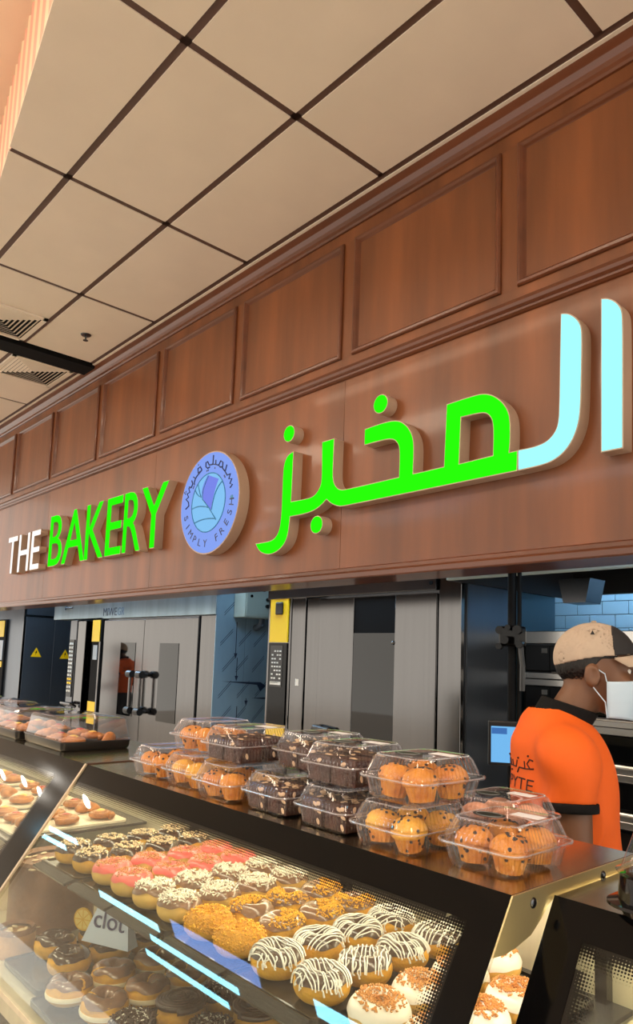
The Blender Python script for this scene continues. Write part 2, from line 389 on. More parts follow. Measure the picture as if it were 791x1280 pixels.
# ------------------------------------------------------------------ signs
DEP = .075; YS = YF - DEP
green_e = emit_mat('green_letter_light', (38, 255, 10), .66); cyan_e = emit_mat('cyan_letter_light', (150, 250, 255), .75); white_e = emit_mat('white_letter_light', (255, 250, 244), .7)
rim_g = mat('letter_rim', (214, 240, 200), .4, emit=(180, 255, 160), estr=.5)
def fas_pt(dep): return lambda u, v, t: (u, -t - .0, v)
sign = thing('bakery_sign', 'THE BAKERY in white and green lit letters on the wood fascia', 'sign', (-6.5, YF, 2.4))
BL = [('T', -8.254, -7.971, 0), ('H', -7.922, -7.609, 0), ('E', -7.558, -7.316, 0), ('B', -7.075, -6.752, 1), ('A', -6.745, -6.233, 1), ('K', -6.235, -5.854, 1), ('E', -5.822, -5.526, 1), ('R', -5.502, -5.19, 1), ('Y', -5.209, -4.79, 1)]
for ch, a, b, big in BL:
    z0, z1 = .005, (.515 if big else .418)
    L = flat_text(ch, 'letter', beige_side, sign, a + 6.5, b + 6.5, z0, z1, lambda u, v, t: (u, -t, v), DEP)
    F = flat_text(ch, 'letter_face', green_e if big else white_e, L, a + 6.5 + .006, b + 6.5 - .006, z0 + .005, z1 - .005, lambda u, v, t: (u, -DEP - t, v), .003)
    F['label'] = 'glowing %s front of the letter' % ('green' if big else 'white')
arab = thing('arabic_sign', 'large Arabic bakery sign in green and pale cyan lit letters on wood fascia', 'sign', (-2.4, YF, 2.23))
GREEN = [(-3.310,2.853),(-3.360,2.841),(-3.389,2.810),(-3.403,2.763),(-3.405,2.692),(-3.404,2.558),(-3.405,2.469),(-3.414,2.390),(-3.438,2.344),(-3.486,2.318),(-3.557,2.314),(-3.657,2.314),(-3.627,2.273),(-3.589,2.247),(-3.530,2.230),(-3.466,2.232),(-3.405,2.253),(-3.357,2.288),(-3.329,2.346),(-3.319,2.445),(-3.184,2.445),(-3.097,2.455),(-3.037,2.480),(-2.998,2.506),(-2.953,2.473),(-2.893,2.449),(-2.825,2.447),(-1.746,2.457),(-1.743,2.551),(-1.787,2.551),(-1.781,2.594),(-1.781,2.698),(-1.795,2.753),(-1.831,2.804),(-1.879,2.843),(-1.929,2.863),(-1.992,2.866),(-2.144,2.862),(-2.156,2.550),(-2.350,2.548),(-2.346,2.698),(-2.362,2.760),(-2.401,2.816),(-2.464,2.857),(-2.567,2.866),(-2.705,2.859),(-2.705,2.767),(-2.516,2.767),(-2.468,2.741),(-2.444,2.694),(-2.447,2.547),(-2.840,2.542),(-2.886,2.547),(-2.922,2.571),(-2.944,2.607),(-2.950,2.658),(-2.947,2.858),(-3.052,2.858),(-3.044,2.632),(-3.055,2.592),(-3.084,2.558),(-3.126,2.539),(-3.190,2.537),(-3.314,2.540),(-3.312,2.650)]
HOLE = [(-2.055,2.774),(-1.934,2.770),(-1.897,2.751),(-1.872,2.703),(-1.875,2.553),(-2.063,2.548)]
LAM = [(-1.743,2.552),(-1.665,2.550),(-1.602,2.561),(-1.564,2.593),(-1.547,2.632),(-1.542,2.725),(-1.537,2.977),(-1.533,3.118),(-1.500,3.109),(-1.467,3.083),(-1.441,3.042),(-1.434,2.996),(-1.438,2.840),(-1.444,2.665),(-1.456,2.598),(-1.482,2.540),(-1.519,2.498),(-1.565,2.472),(-1.618,2.460),(-1.743,2.457)]
ALIF = [(-1.352,3.120),(-1.320,3.111),(-1.286,3.083),(-1.266,3.048),(-1.260,3.011),(-1.262,2.825),(-1.268,2.466),(-1.360,2.466),(-1.356,2.817)]
def circle(cx, cz, r, n=28): return [(cx + r * math.cos(2 * PI * i / n), cz + r * math.sin(2 * PI * i / n)) for i in range(n)]
def channel_letter(polys, face_m, name='letter', parent=arab, ox=-2.4, oz=2.23, inset=.005, sharp=.8):
    polys = [smooth_poly(p, 2, sharp) if len(p) < 70 else p for p in polys]
    xf = lambda d0, d1: (lambda p: Vector((p.x - ox, -(d0 + (d1 - d0) * (p.z + 1) / 2), p.y - oz)))
    a = link(name, curve_mesh(poly_curve(polys, 1.0), name, beige_side, xf(0, DEP)), parent)
    f = link('letter_face', curve_mesh(poly_curve(polys, 1.0, -inset), 'letter_face', face_m, xf(DEP, DEP + .003)), a)
    return a, f
channel_letter([GREEN, HOLE], green_e); channel_letter([LAM], cyan_e); channel_letter([ALIF], cyan_e)
for c in ((-3.361, 2.974), (-3.076, 2.369), (-2.59, 2.974)): channel_letter([circle(*c, .0535)], green_e, 'letter_dot')
# round logo
logo = thing('round_logo_sign', 'round pale blue lit disc sign with a leaf emblem between the two letterings', 'sign', (-4.213, YF, 2.657))
lx = lambda u, v, t: (u, -DEP - .012 - t, v)
disc = G().prism(circle(0, 0, .366, 64), 0, DEP + .008, lambda u, v, t: (u, -t, v)).obj('disc_body', beige_side, logo)
disc_e = emit_mat('logo_light', (142, 172, 255), .52)
G().prism(circle(0, 0, .357, 64), 0, .004, lambda u, v, t: (u, -DEP - .008 - t, v)).obj('disc_face', disc_e, logo)
navy = mat('logo_navy', (28, 44, 90), .5); teal = mat('logo_teal', (40, 120, 170), .5)
leaf_l = emit_mat('leaf_light', (140, 205, 255), .52); leaf_v = emit_mat('leaf_violet', (128, 142, 245), .52)
emb = G().prism(circle(0, 0, .208, 48), 0, .001, lx).obj('emblem', leaf_l, logo)
def stroke(pts, r, m, name, parent=logo, dd=.0015):
    return G().tube([(x, -DEP - .0125 - dd, z) for x, z in pts], r, 6).obj(name, m, parent)
def bez(a, b, c, n=14): return [((1 - t) ** 2 * a[0] + 2 * t * (1 - t) * b[0] + t * t * c[0], (1 - t) ** 2 * a[1] + 2 * t * (1 - t) * b[1] + t * t * c[1]) for t in [i / (n - 1) for i in range(n)]]
G().tube([(x, -DEP - .0135, z) for x, z in circle(0, 0, .21, 48)], .004, 6, closed=True).obj('emblem_ring', teal, logo)
G().prism(bez((-.02, .2), (-.12, .1), (-.07, .03)) + [(.045, -.06)] + bez((.045, -.06), (.06, .06), (.12, .15))[1:], 0, .001, lambda u, v, t: (u, -DEP - .0135 - t, v)).obj('leaf', leaf_v, logo)
for P in (bez((-.01, .19), (-.09, .1), (-.07, .03)), bez((-.07, .03), (.0, -.02), (.11, -.135)), bez((.05, -.06), (.07, .08), (.165, .125)), bez((-.2, -.02), (-.1, .0), (.03, -.045)), bez((-.165, -.13), (-.04, -.1), (.11, -.13)), bez((-.17, .11), (-.15, .07), (-.09, .05)), bez((-.14, .155), (-.12, .09), (-.09, .05))): stroke(P, .0042, teal, 'leaf_vein')
G().prism(circle(.287, -.005, .018, 14), 0, .001, lambda u, v, t: (u, -DEP - .013 - t, v)).obj('dot', teal, logo)
def ring_char(ch, ang, rad, size, flip):
    a, b, c, d = text_bounds(ch); s = size / .7
    def fn(p):
        u, v = (p.x - (a + b) / 2) * s, p.y * s
        if flip: rr = rad + v; an = ang - u / rad
        else: rr = rad - v + size; an = ang + u / rad
        return Vector((rr * math.cos(an), -DEP - .013 - (p.z + 1) * .001, rr * math.sin(an)))
    link('logo_letter', curve_mesh(text_curve(ch, 1.0), 'logo_letter', navy, fn), logo)
for i, ch in enumerate('SIMPLY FRESH'):
    if ch != ' ': ring_char(ch, math.radians(196 + i * 14.3), .262, .052, False)
AR = {'strokes': [  # hand-drawn Arabic lettering along the top arc: (angle from right, radius offset)
    [(14, .0), (16, .03), (20, .005), (24, .035), (28, .005), (32, .035), (36, .0), (44, .0), (48, .045)],
    [(46, -.0), (54, 0), (58, .035), (64, .035), (66, .0), (60, -.005), (56, .005)],
    [(66, 0), (74, 0), (76, .03)], [(74, 0), (82, 0), (83, .065)], [(82, 0), (92, .0), (96, .03), (100, .03), (101, .0), (96, -.02), (90, -.015)],
    [(112, .0), (114, .035), (120, .04), (122, .01), (116, .0)], [(112, 0), (126, 0), (132, .0), (134, .03)], [(132, -.0), (138, -.01), (141, -.025)],
    [(140, .03), (142, 0), (148, 0), (150, .03)], [(148, 0), (152, .03), (156, .0), (160, .03), (164, 0), (168, .03), (172, -.01), (178, -.02), (182, .02)]],
    'dots': [(38, -.025), (41, -.025), (75, -.025), (95, -.035), (99, -.035), (117, .062), (144, -.025), (147, -.025), (158, .055), (161, .055), (160, .072)]}
for st in AR['strokes']:
    P = [((.27 + d) * math.cos(math.radians(a)), (.27 + d) * math.sin(math.radians(a))) for a, d in st]
    stroke(P, .0052, navy, 'logo_letter')
for a, d in AR['dots']:
    q = ((.27 + d) * math.cos(math.radians(a)), (.27 + d) * math.sin(math.radians(a)))
    G().prism(circle(q[0], q[1], .007, 8), 0, .001, lambda u, v, t: (u, -DEP - .013 - t, v)).obj('logo_letter_dot', navy, logo)

# ------------------------------------------------------------------ kitchen behind the fascia
YO = 3.6
kit_wall = empty_struct('wall_back', (0, 5.2, 0))
G().box(-16, 3, .012, .2, 0, 3.1).obj('plaster', mat('kitchen_wall', (70, 84, 94), .6), kit_wall)
G().box(-4.2, 1.0, .006, .013, 0, 3.1).obj('grout_bed', grout, kit_wall)
tl_me = G().box(.003, .197, -.002, .008, .003, .097).mesh('wall_tile', tile_w, bevel=.002, seg=1)
for r in range(17, 26):
    for c in range(-16, -3): link('wall_tile', tl_me, kit_wall, (c * .2 + (.1 if r % 2 else 0), 0, r * .1))
struct(G().box(-16, 3, 3.02, 5.4, 2.75, 2.85).obj('ceiling_kitchen', mat('kitchen_ceiling', (190, 196, 200), .8)))
kit_lamp = emit_mat('kitchen_lamp', (190, 226, 255), KITCHEN)
for x in (-11.6, -9.2, -7.4, -5.6, -3.9, -1.0):
    t = thing('kitchen_lamp', 'cool white lamp panel on the kitchen ceiling behind the fascia', 'ceiling lamp', (x, 3.32, 2.75), group='kitchen ceiling lamps')
    G().box(-.55, .55, -.17, .17, -.03, -.001).obj('frame', white_p, t); G().box(-.5, .5, -.14, .14, -.036, -.03).obj('diffuser', kit_lamp, t)
t = thing('kitchen_lamp', 'cool white lamp panel on the kitchen ceiling near the tiled wall', 'ceiling lamp', (-1.6, 5.05, 2.75))
G().box(-1.1, 1.1, -.1, .1, -.03, -.001).obj('frame', white_p, t); G().box(-1.05, 1.05, -.08, .08, -.036, -.03).obj('diffuser', emit_mat('tile_lamp', (160, 214, 255), KITCHEN * 2.2), t)

Yq = lambda u, v, t: (u, -t, v)
def front_text(body, parent, x0, x1, z0, z1, m, y=0, name='lettering'): return flat_text(body, name, m, parent, x0, x1, z0, z1, lambda u, v, t: (u, y - t, v), .002)
# --- oven D : big double-door rack oven with yellow control column
D = thing('rack_oven', 'stainless rack oven with a yellow topped control column and wide dark window', 'oven', (-3.6, YO, 0))
dx = lambda x: x + 3.6
G().box(dx(-4.55), dx(-2.68), .03, 1.05, 0, 2.3).obj('body', steel_d, D)
G().box(dx(-4.572), dx(-4.29), -.03, .03, 0, 2.13).obj('control_column', steel, D, bevel=.006)
G().box(dx(-4.535), dx(-4.315), -.04, -.03, 1.715, 2.075).obj('yellow_panel', yellow_p, D)
blk = G().box(dx(-4.535), dx(-4.315), -.04, -.03, 1.085, 1.71).obj('control_panel', black_gloss, D)
G().box(dx(-4.535), dx(-4.315), -.04, -.03, .98, 1.08).obj('yellow_foot', yellow_p, D)
G().box(dx(-4.46), dx(-4.37), -.055, -.04, 1.93, 2.03).obj('switch', black_plastic, D, bevel=.01)
pr = mat('panel_print', (208, 210, 205), .5)
G().box(dx(-4.51), dx(-4.36), -.043, -.04, 1.37, 1.69).obj('keypad', black_plastic, blk)
for r in range(9):
    for c in range(4):
        if (r * 7 + c * 3) % 5 != 0: G().box(dx(-4.49) + c * .032, dx(-4.49) + c * .032 + .02, -.046, -.043, 1.64 - r * .03, 1.652 - r * .03).obj('key', pr, blk)
G().box(dx(-4.5), dx(-4.37), -.046, -.043, 1.385, 1.41).obj('display', pr, blk)
G().box(dx(-4.29), dx(-4.13), -.02, .03, 0, 2.06).obj('jamb', steel, D, bevel=.004); G().box(dx(-4.12), dx(-3.975), -.012, .03, 0, 2.05).obj('jamb', steel, D, bevel=.004)
G().box(dx(-4.22), dx(-4.18), -.023, -.02, 1.39, 1.44).obj('badge', pr, D)
d1 = G().box(dx(-3.965), dx(-2.866), -.02, .03, .2, 2.035).obj('door', steel, D, bevel=.004)
G().box(dx(-3.6), dx(-3.215), -.026, -.02, .5, 1.785).obj('window', oven_glass, d1); G().box(dx(-3.6), dx(-3.215), -.024, -.02, 1.785, 2.035).obj('window_head', black_m, d1)
for (x0, x1, nm) in ((-3.965, -3.602, 'door_skin'), (-3.213, -2.868, 'door_skin')): G().box(dx(x0), dx(x1), -.03, -.02, .2, 2.035).obj(nm, steel, d1, bevel=.003)
for z in (1.06, 1.72): G().ball((dx(-3.225 if z > 1.5 else -3.6), -.03, z), .014, 10, 6).obj('bolt', steel, d1, smooth=True)
G().tube([(dx(-3.93), -.03, 1.1), (dx(-3.93), -.07, 1.1), (dx(-3.78), -.07, 1.09)], .028, 10).obj('handle', black_plastic, d1, smooth=True)
G().box(dx(-4.57), dx(-2.862), -.045, .03, 2.055, 2.22).obj('header', steel_d, D, bevel=.005)
G().cyl((dx(-2.9), -.046, 2.1), (dx(-2.9), -.05, 2.1), .014, 10).obj('header_bolt', black_m, D)
G().box(dx(-2.858), dx(-2.685), -.02, .03, 0, 2.3).obj('jamb', steel, D, bevel=.004)
G().box(dx(-2.68), dx(-2.672), .03, .19, 0, 2.4).obj('side_panel', steel_dk, D); G().box(dx(-2.68), dx(-2.675), .194, .53, 0, 2.4).obj('side_panel', steel_dk, D); G().box(dx(-2.68), dx(-2.672), .534, 1.05, 0, 2.4).obj('side_panel', mat('teal_panel', (62, 88, 100), .35, .6), D)
# --- oven A : rack oven with two narrow windows, film on its flank
A = thing('rack_oven', 'stainless rack oven with two narrow windows, yellow striped post and blue filmed side', 'oven', (-6.5, YO, 0))
qx = lambda x: x + 6.5
G().box(qx(-7.53), qx(-5.335), .03, 1.1, 0, 2.5).obj('body', steel_d, A)
G().box(qx(-7.56), qx(-5.33), -.03, .03, 1.955, 2.4).obj('header', mat('header_steel', (150, 170, 180), .3, .9, var=.15, scale=(8, 8, .5)), A, bevel=.004)
brand = mat('brand_ink', (24, 38, 54), .5)
front_text('MIWE', A, qx(-7.545), qx(-7.22), 1.985, 2.07, brand, -.03); front_text('GR', A, qx(-7.20), qx(-7.05), 1.985, 2.07, mat('brand_ink_pale', (80, 104, 124), .5), -.03)
post = G().box(qx(-7.75), qx(-7.53), -.045, .03, 0, 1.945).obj('control_post', black_m, A, bevel=.004)
G().box(qx(-7.745), qx(-7.56), -.052, -.045, 1.70, 1.94).obj('yellow_panel', yellow_p, A); G().box(qx(-7.745), qx(-7.56), -.052, -.045, .8, 1.04).obj('yellow_foot', yellow_p, A)
G().box(qx(-7.7), qx(-7.6), -.05, -.045, 1.5, 1.66).obj('display', mat('grey_display', (150, 160, 168), .3), A); G().box(qx(-7.562), qx(-7.53), -.05, -.045, .6, 1.7).obj('trim_strip', steel, A)
for (x0, x1, w0, w1) in ((-7.5, -6.60, -7.076, -6.75), (-6.59, -5.6, -6.26, -5.91)):
    d = G().box(qx(x0), qx(x1), -.03, .03, .1, 1.935).obj('door', steel, A, bevel=.006)
    G().box(qx(w0), qx(w1), -.034, -.03, .95, 1.695).obj('window', oven_glass, d)
for x in (-6.68, -6.48):
    h = G().cyl((qx(x), -.11, 1.05), (qx(x), -.11, 1.37), .014, 10).obj('handle', steel, A, smooth=True)
    for z in (1.02, 1.38): G().cyl((qx(x) - .045, -.11, z), (qx(x) + .045, -.11, z), .036, 14).cyl((qx(x), -.03, z), (qx(x), -.11, z), .02, 8).obj('handle_knob', black_plastic, h)
G().box(qx(-5.575), qx(-5.335), -.02, .03, 0, 1.95).obj('jamb', steel, A, bevel=.004)
G().box(qx(-5.595), qx(-5.578), -.028, .03, .1, 1.95).obj('seal', black_m, A)
fl = G().box(qx(-5.335), qx(-5.327), -.02, .30, 0, 2.45).box(qx(-5.335), qx(-5.327), .303, 1.1, 0, 2.45).obj('filmed_side', film, A)
fx = qx(-5.326)
for (y, z) in [(yy, zz) for yy in (.06, .24, .42, .62, .8) for zz in (1.0, 1.22, 1.45, 1.68, 1.95, 2.2)]:
    j = random.uniform(-.03, .03)
    for o in (0, .022): G().add([(fx, y + j, z + o), (fx, y + .13 + j, z + .13 + o), (fx, y + .13 + j, z + .137 + o), (fx, y + j, z + .007 + o)], ((0, 1, 2, 3),)).obj('film_print', ink, fl)
for y, z0, z1 in ((.2, 1.62, 1.9), (.22, 1.42, 1.58), (.24, 1.0, 1.15), (.34, 1.2, 1.22)):
    G().add([(fx, y, z0), (fx, y + .008, z0), (fx, y + .008, z1), (fx, y, z1), (fx, y - .015, z0), (fx, y + .023, z0), (fx, y + .004, z0 - .05)], ((0, 1, 2, 3), (4, 5, 6))).obj('film_print', ink, fl)
G().add([(fx, .07, 1.37), (fx, .5, 1.365), (fx, .56, 1.33), (fx, .5, 1.28), (fx, .46, 1.34)], ((0, 1, 2, 3, 4),)).add([(fx, .4, 1.22), (fx, .72, 1.235), (fx, .7, 1.2)], ((0, 1, 2),)).obj('film_tear', ink, fl)
# electrical box on the filmed side
eb = thing('electrical_box', 'grey green electrical switch box fixed on the blue filmed oven side', 'switch box', (-5.325, 3.76, 1.94))
G().box(.001, .17, 0, .33, 0, .36).obj('housing', grey_p, eb, bevel=.006); G().box(.17, .178, .012, .318, .012, .348).obj('lid', grey_p, eb, bevel=.003)
G().box(.178, .182, .12, .21, .24, .3).obj('nameplate', black_m, eb)
for y, z in ((.24, .17), (.235, .11)): G().cyl((.178, y, z), (.2, y, z), .018, 10).obj('knob', black_plastic, eb)
G().cyl((.178, .06, .19), (.186, .06, .19), .014, 10).obj('lock', steel, eb)
G().tube([(.09, .25, 0), (.09, .25, -.05), (.03, .25, -.08), (.004, .25, -.08)], .03, 10).obj('cable_gland', mat('grey_conduit', (60, 72, 84), .5), eb, smooth=True)
# --- oven B : open unit between A and C with a control strip
B = thing('deck_loader', 'narrow steel oven unit with a long strip of push buttons and a dark open bay', 'oven', (-8.1, YO, 0))
bx_ = lambda x: x + 8.1
G().box(bx_(-8.95), bx_(-7.565), -.02, .9, 1.965, 2.4).obj('header', MATS['header_steel'], B, bevel=.004)
G().tube([(bx_(-8.6), -.024, 2.08), (bx_(-8.6), -.024, 2.13), (bx_(-8.58), -.024, 2.1), (bx_(-8.4), -.024, 2.1)], .009, 6).obj('logo_mark', brand, B)
G().box(bx_(-8.42), bx_(-8.24), -.02, .9, 0, 1.95).obj('left_post', steel_d, B, bevel=.004)
ks = G().box(bx_(-8.40), bx_(-8.262), -.028, -.02, 1.05, 1.72).obj('button_strip', black_gloss, B)
for r in range(13):
    for c in range(2): G().box(bx_(-8.385) + c * .06, bx_(-8.385) + c * .06 + .04, -.033, -.028, 1.66 - r * .046, 1.684 - r * .046).obj('button', yellow_p if r in (9, 10) else pr, ks)
G().box(bx_(-8.235), bx_(-8.02), -.01, .04, 0, 1.94).obj('door', steel, B, bevel=.005)
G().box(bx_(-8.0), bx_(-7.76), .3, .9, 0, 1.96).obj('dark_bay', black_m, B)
for z in (.9, 1.25, 1.5, 1.75): G().box(bx_(-8.0), bx_(-7.76), .1, .3, z, z + .02).obj('rack_shelf', steel_d, B)
G().tube([(bx_(-8.36), -.03, .95), (bx_(-8.36), -.09, .98), (bx_(-8.1), -.09, .98), (bx_(-8.1), -.03, .95)], .02, 8).obj('handle', steel, B, smooth=True)
# --- oven C : flank with warning signs
Cc = thing('rack_oven', 'dark steel rack oven with two yellow warning triangles on its side', 'oven', (-10.7, YO, 0))
cx_ = lambda x: x + 10.7
G().box(cx_(-12.0), cx_(-10.04), .0, 1.4, 0, 2.3).obj('body', steel_dk, Cc)
G().box(cx_(-10.04), cx_(-10.03), .0, .03, 0, 2.3).obj('edge_strip', steel, Cc)
for (y0, y1) in ((.03, .425), (.435, .78)): G().box(cx_(-10.04), cx_(-10.029), y0, y1, 0, 2.03).obj('side_door', steel_dk, Cc, bevel=.003)
G().box(cx_(-10.04), cx_(-10.02), 0, 1.3, 2.035, 2.06).obj('side_ledge', steel, Cc)
for y, z in ((.2, 1.545), (.61, 1.53)):
    wt = G().add([(cx_(-10.027), y - .075, z - .06), (cx_(-10.027), y + .075, z - .06), (cx_(-10.027), y, z + .07)], ((0, 1, 2),)).obj('warning_triangle', yellow_p, Cc)
    G().add([(cx_(-10.025), y - .01, z - .04), (cx_(-10.025), y + .012, z), (cx_(-10.025), y - .004, z), (cx_(-10.025), y + .006, z + .035), (cx_(-10.025), y - .016, z - .008), (cx_(-10.025), y + .002, z - .008)], ((0, 5, 1, 3, 4, 2),)).obj('bolt_symbol', black_m, wt)
G().box(cx_(-10.95), cx_(-10.62), -.03, 0, .9, 2.0).obj('control_column', black_m, Cc)
for z0, z1, m in ((1.75, 1.98, yellow_p), (1.42, 1.7, MATS['grey_display']), (1.32, 1.4, yellow_p)): G().box(cx_(-10.9), cx_(-10.68), -.036, -.03, z0, z1).obj('control_plate', m, Cc)
# --- deck oven behind the man
K = thing('deck_oven', 'stack of stainless deck ovens with dark glass doors behind the man in orange', 'oven', (-1.8, 4.2, 0))
kx = lambda x: x + 1.8
G().box(kx(-2.64), kx(-.5), .03, .95, .1, 1.80).obj('body', steel_d, K)
G().box(kx(-2.645), kx(-.5), -.03, .03, 1.745, 1.825).obj('top_strip', steel_b, K, bevel=.004)
for i in range(5):
    z1 = 1.735 - i * .262
    d = G().box(kx(-2.63), kx(-.5), -.01, .03, z1 - .17, z1).obj('deck_door', black_m, K, bevel=.003)
    G().box(kx(-2.615), kx(-.55), -.014, -.01, z1 - .16, z1 - .005).obj('glass', oven_glass, d)
    G().box(kx(-2.5), kx(-2.46), -.017, -.014, z1 - .05, z1 - .02).obj('sticker', mat('grey_sticker', (92, 96, 98), .5), d)
    G().box(kx(-2.635), kx(-.5), -.028, .03, z1 - .213, z1 - .175).obj('steel_strip', steel_b, K, bevel=.003); G().box(kx(-2.635), kx(-.5), -.022, .03, z1 - .258, z1 - .217).obj('steel_strip', steel_b, K, bevel=.003)
    G().cyl((kx(-2.4), -.06, z1 - .168), (kx(-.7), -.06, z1 - .168), .012, 8).obj('handle_bar', steel_b, d, smooth=True)
# --- extraction hood
Hd = thing('extraction_hood', 'dark extraction hood with a grey front edge above the deck ovens', 'hood', (-1.5, 3.4, 2.087))
hx = lambda x: x + 1.5
hood_m = mat('hood_edge', (190, 206, 200), .4, .2); hood_d = mat('hood_inside', (26, 25, 25), .5)
G().box(hx(-2.66), hx(.9), 0, .03, 0, .16).obj('front_edge', hood_m, Hd, bevel=.003); G().box(hx(-2.66), hx(.9), .03, .05, .06, .6).obj('front_skirt', hood_d, Hd)
G().box(hx(-2.64), hx(.9), .05, 1.6, .55, .6).obj('hood_roof', hood_d, Hd); G().box(hx(-2.64), hx(.9), 1.45, 1.5, .03, .6).obj('back_panel', hood_d, Hd); G().box(hx(-2.665), hx(-2.64), .03, 1.5, .0, .6).obj('side_panel', hood_d, Hd)
for i in range(22):
    x = hx(-2.0) + i * .09
    G().prism([(x, .0), (x + .05, .0), (x + .05, .02), (x, .02)], 0, 1, lambda u, v, t: (u, .9 + v + .54 * t, .5 - .42 * t)).obj('filter_fin', mat('filter_steel', (92, 84, 78), .4, .8), Hd)
lampk = G().prism([(hx(-2.23), .03), (hx(-2.03), .03), (hx(-2.06), -.11), (hx(-2.2), -.11)], .52, .7, lambda u, v, t: (u, t, v)).obj('work_light', steel_d, Hd)
G().tube([(hx(-1.72), .6, .4), (hx(-1.72), .6, -.02), (hx(-1.72), .6, -.05)], .009, 8).obj('gas_rod', steel, Hd)
# --- pole with clamps, touch screen on it
P = thing('support_pole', 'black floor to fascia pole with a cluster of clamps', 'pole', (-1.995, 3.07, 0))
G().cyl((0, 0, 0), (0, 0, 2.74), .021, 16).obj('tube', black_m, P, smooth=True); G().cyl((.035, .01, 0.05), (.035, .01, 2.72), .011, 10).obj('cable_tube', black_m, P, smooth=True)
G().lathe([(0, 0), (.12, 0), (.12, .012), (.03, .03), (.022, .03)], 20).obj('foot', black_plastic, P)
cl = G().box(-.05, .055, -.045, .045, 1.69, 1.79).obj('clamp', black_gloss, P, bevel=.012)
for (x, y, z, r) in ((-.05, -.02, 1.77, .02), (.055, -.03, 1.77, .022), (.0, -.05, 1.72, .02), (.06, -.02, 1.7, .018), (-.04, -.04, 1.69, .016), (.02, -.055, 1.78, .014)):
    G().cyl((x, y, z), (x + .01, y - .03, z), r, 10).obj('clamp_knob', black_gloss, cl)
G().tube([(.06, -.02, 1.69), (.072, -.02, 1.6), (.07, -.02, 1.48)], .013, 8).obj('strap', black_plastic, P)
TS = thing('touch_screen', 'small touch screen with a blue lit display on the black pole', 'screen', (-1.965, 2.98, 1.24), rz=math.radians(38))
G().box(-.085, .085, -.03, -.005, -.105, .1).obj('casing', black_plastic, TS, bevel=.006)
scr = G().box(-.072, .075, -.032, -.03, -.09, .075).obj('display', emit_mat('screen_light', (120, 190, 245), .55), TS)
G().box(-.07, .0, -.0335, -.032, .04, .068).obj('display_bar', emit_mat('screen_light_dark', (70, 120, 190), .5), scr)
G().box(-.03, .03, -.005, .025, -.03, .03).obj('mount', black_plastic, TS)

# ------------------------------------------------------------------ display cases
PROF = [(.859, 1.300), (.635, .973), (.605, .90), (.592, .82), (.59, .74)]
led_m = emit_mat('case_led', (255, 238, 206), CASE_LED)
case_in = mat('case_inside', (206, 196, 170), .4, .1, var=.06, scale=(40, 4, 1))
case_dark = mat('case_base', (30, 29, 30), .35)
shelf_m = mat('case_shelf', (70, 70, 74), .25, .3)
def frit_mat():
    m = bpy.data.materials.new('frit_dots'); m.use_nodes = True; nt = m.node_tree; nt.nodes.clear()
    N = lambda t: nt.nodes.new(t); out = N('ShaderNodeOutputMaterial'); tr = N('ShaderNodeBsdfTransparent'); pb = N('ShaderNodeBsdfPrincipled'); mx = N('ShaderNodeMixShader')
    pb.inputs['Base Color'].default_value = (.004, .004, .004, 1); pb.inputs['Roughness'].default_value = .1
    uv = N('ShaderNodeUVMap'); uv.uv_map = 'UVMap'; fr = N('ShaderNodeVectorMath'); fr.operation = 'FRACTION'; sb = N('ShaderNodeVectorMath'); sb.operation = 'SUBTRACT'; sb.inputs[1].default_value = (.5, .5, 0)
    ln = N('ShaderNodeVectorMath'); ln.operation = 'LENGTH'; sx = N('ShaderNodeSeparateXYZ'); mr = N('ShaderNodeMapRange'); mr.inputs[1].default_value = 0; mr.inputs[2].default_value = 8; mr.inputs[3].default_value = .72; mr.inputs[4].default_value = .05
    lt = N('ShaderNodeMath'); lt.operation = 'LESS_THAN'; L = nt.links.new
    L(uv.outputs[0], fr.inputs[0]); L(fr.outputs[0], sb.inputs[0]); L(sb.outputs[0], ln.inputs[0]); L(uv.outputs[0], sx.inputs[0]); L(sx.outputs['Y'], mr.inputs[0])
    L(ln.outputs['Value'], lt.inputs[0]); L(mr.outputs[0], lt.inputs[1]); L(lt.outputs[0], mx.inputs[0]); L(tr.outputs[0], mx.inputs[1]); L(pb.outputs[0], mx.inputs[2]); L(mx.outputs[0], out.inputs[0])
    return m
FRIT = frit_mat()
def frit_strip(P, nu, nv, parent):   # P: quad a,b,c,d ; a-b black edge, d-c faded edge
    me = bpy.data.meshes.new('dotted_edge'); me.from_pydata([tuple(p) for p in P], [], [(0, 1, 2, 3)]); uvl = me.uv_layers.new(name='UVMap')
    for l, q in zip(uvl.data, ((0, 0), (nu, 0), (nu, nv), (0, nv))): l.uv = q
    me.materials.append(FRIT); return link('dotted_edge', me, parent)
tdir = Vector((0, PROF[1][0] - PROF[0][0], PROF[1][1] - PROF[0][1])).normalized(); ndir = Vector((0, tdir.z, -tdir.y)); ndir = ndir if ndir.z > 0 else -ndir
def gp(x, s, off=0.0):   # point on the glass plane, s metres down the slope
    p = Vector((x, PROF[0][0], PROF[0][1])) + tdir * s + ndir * off; return p
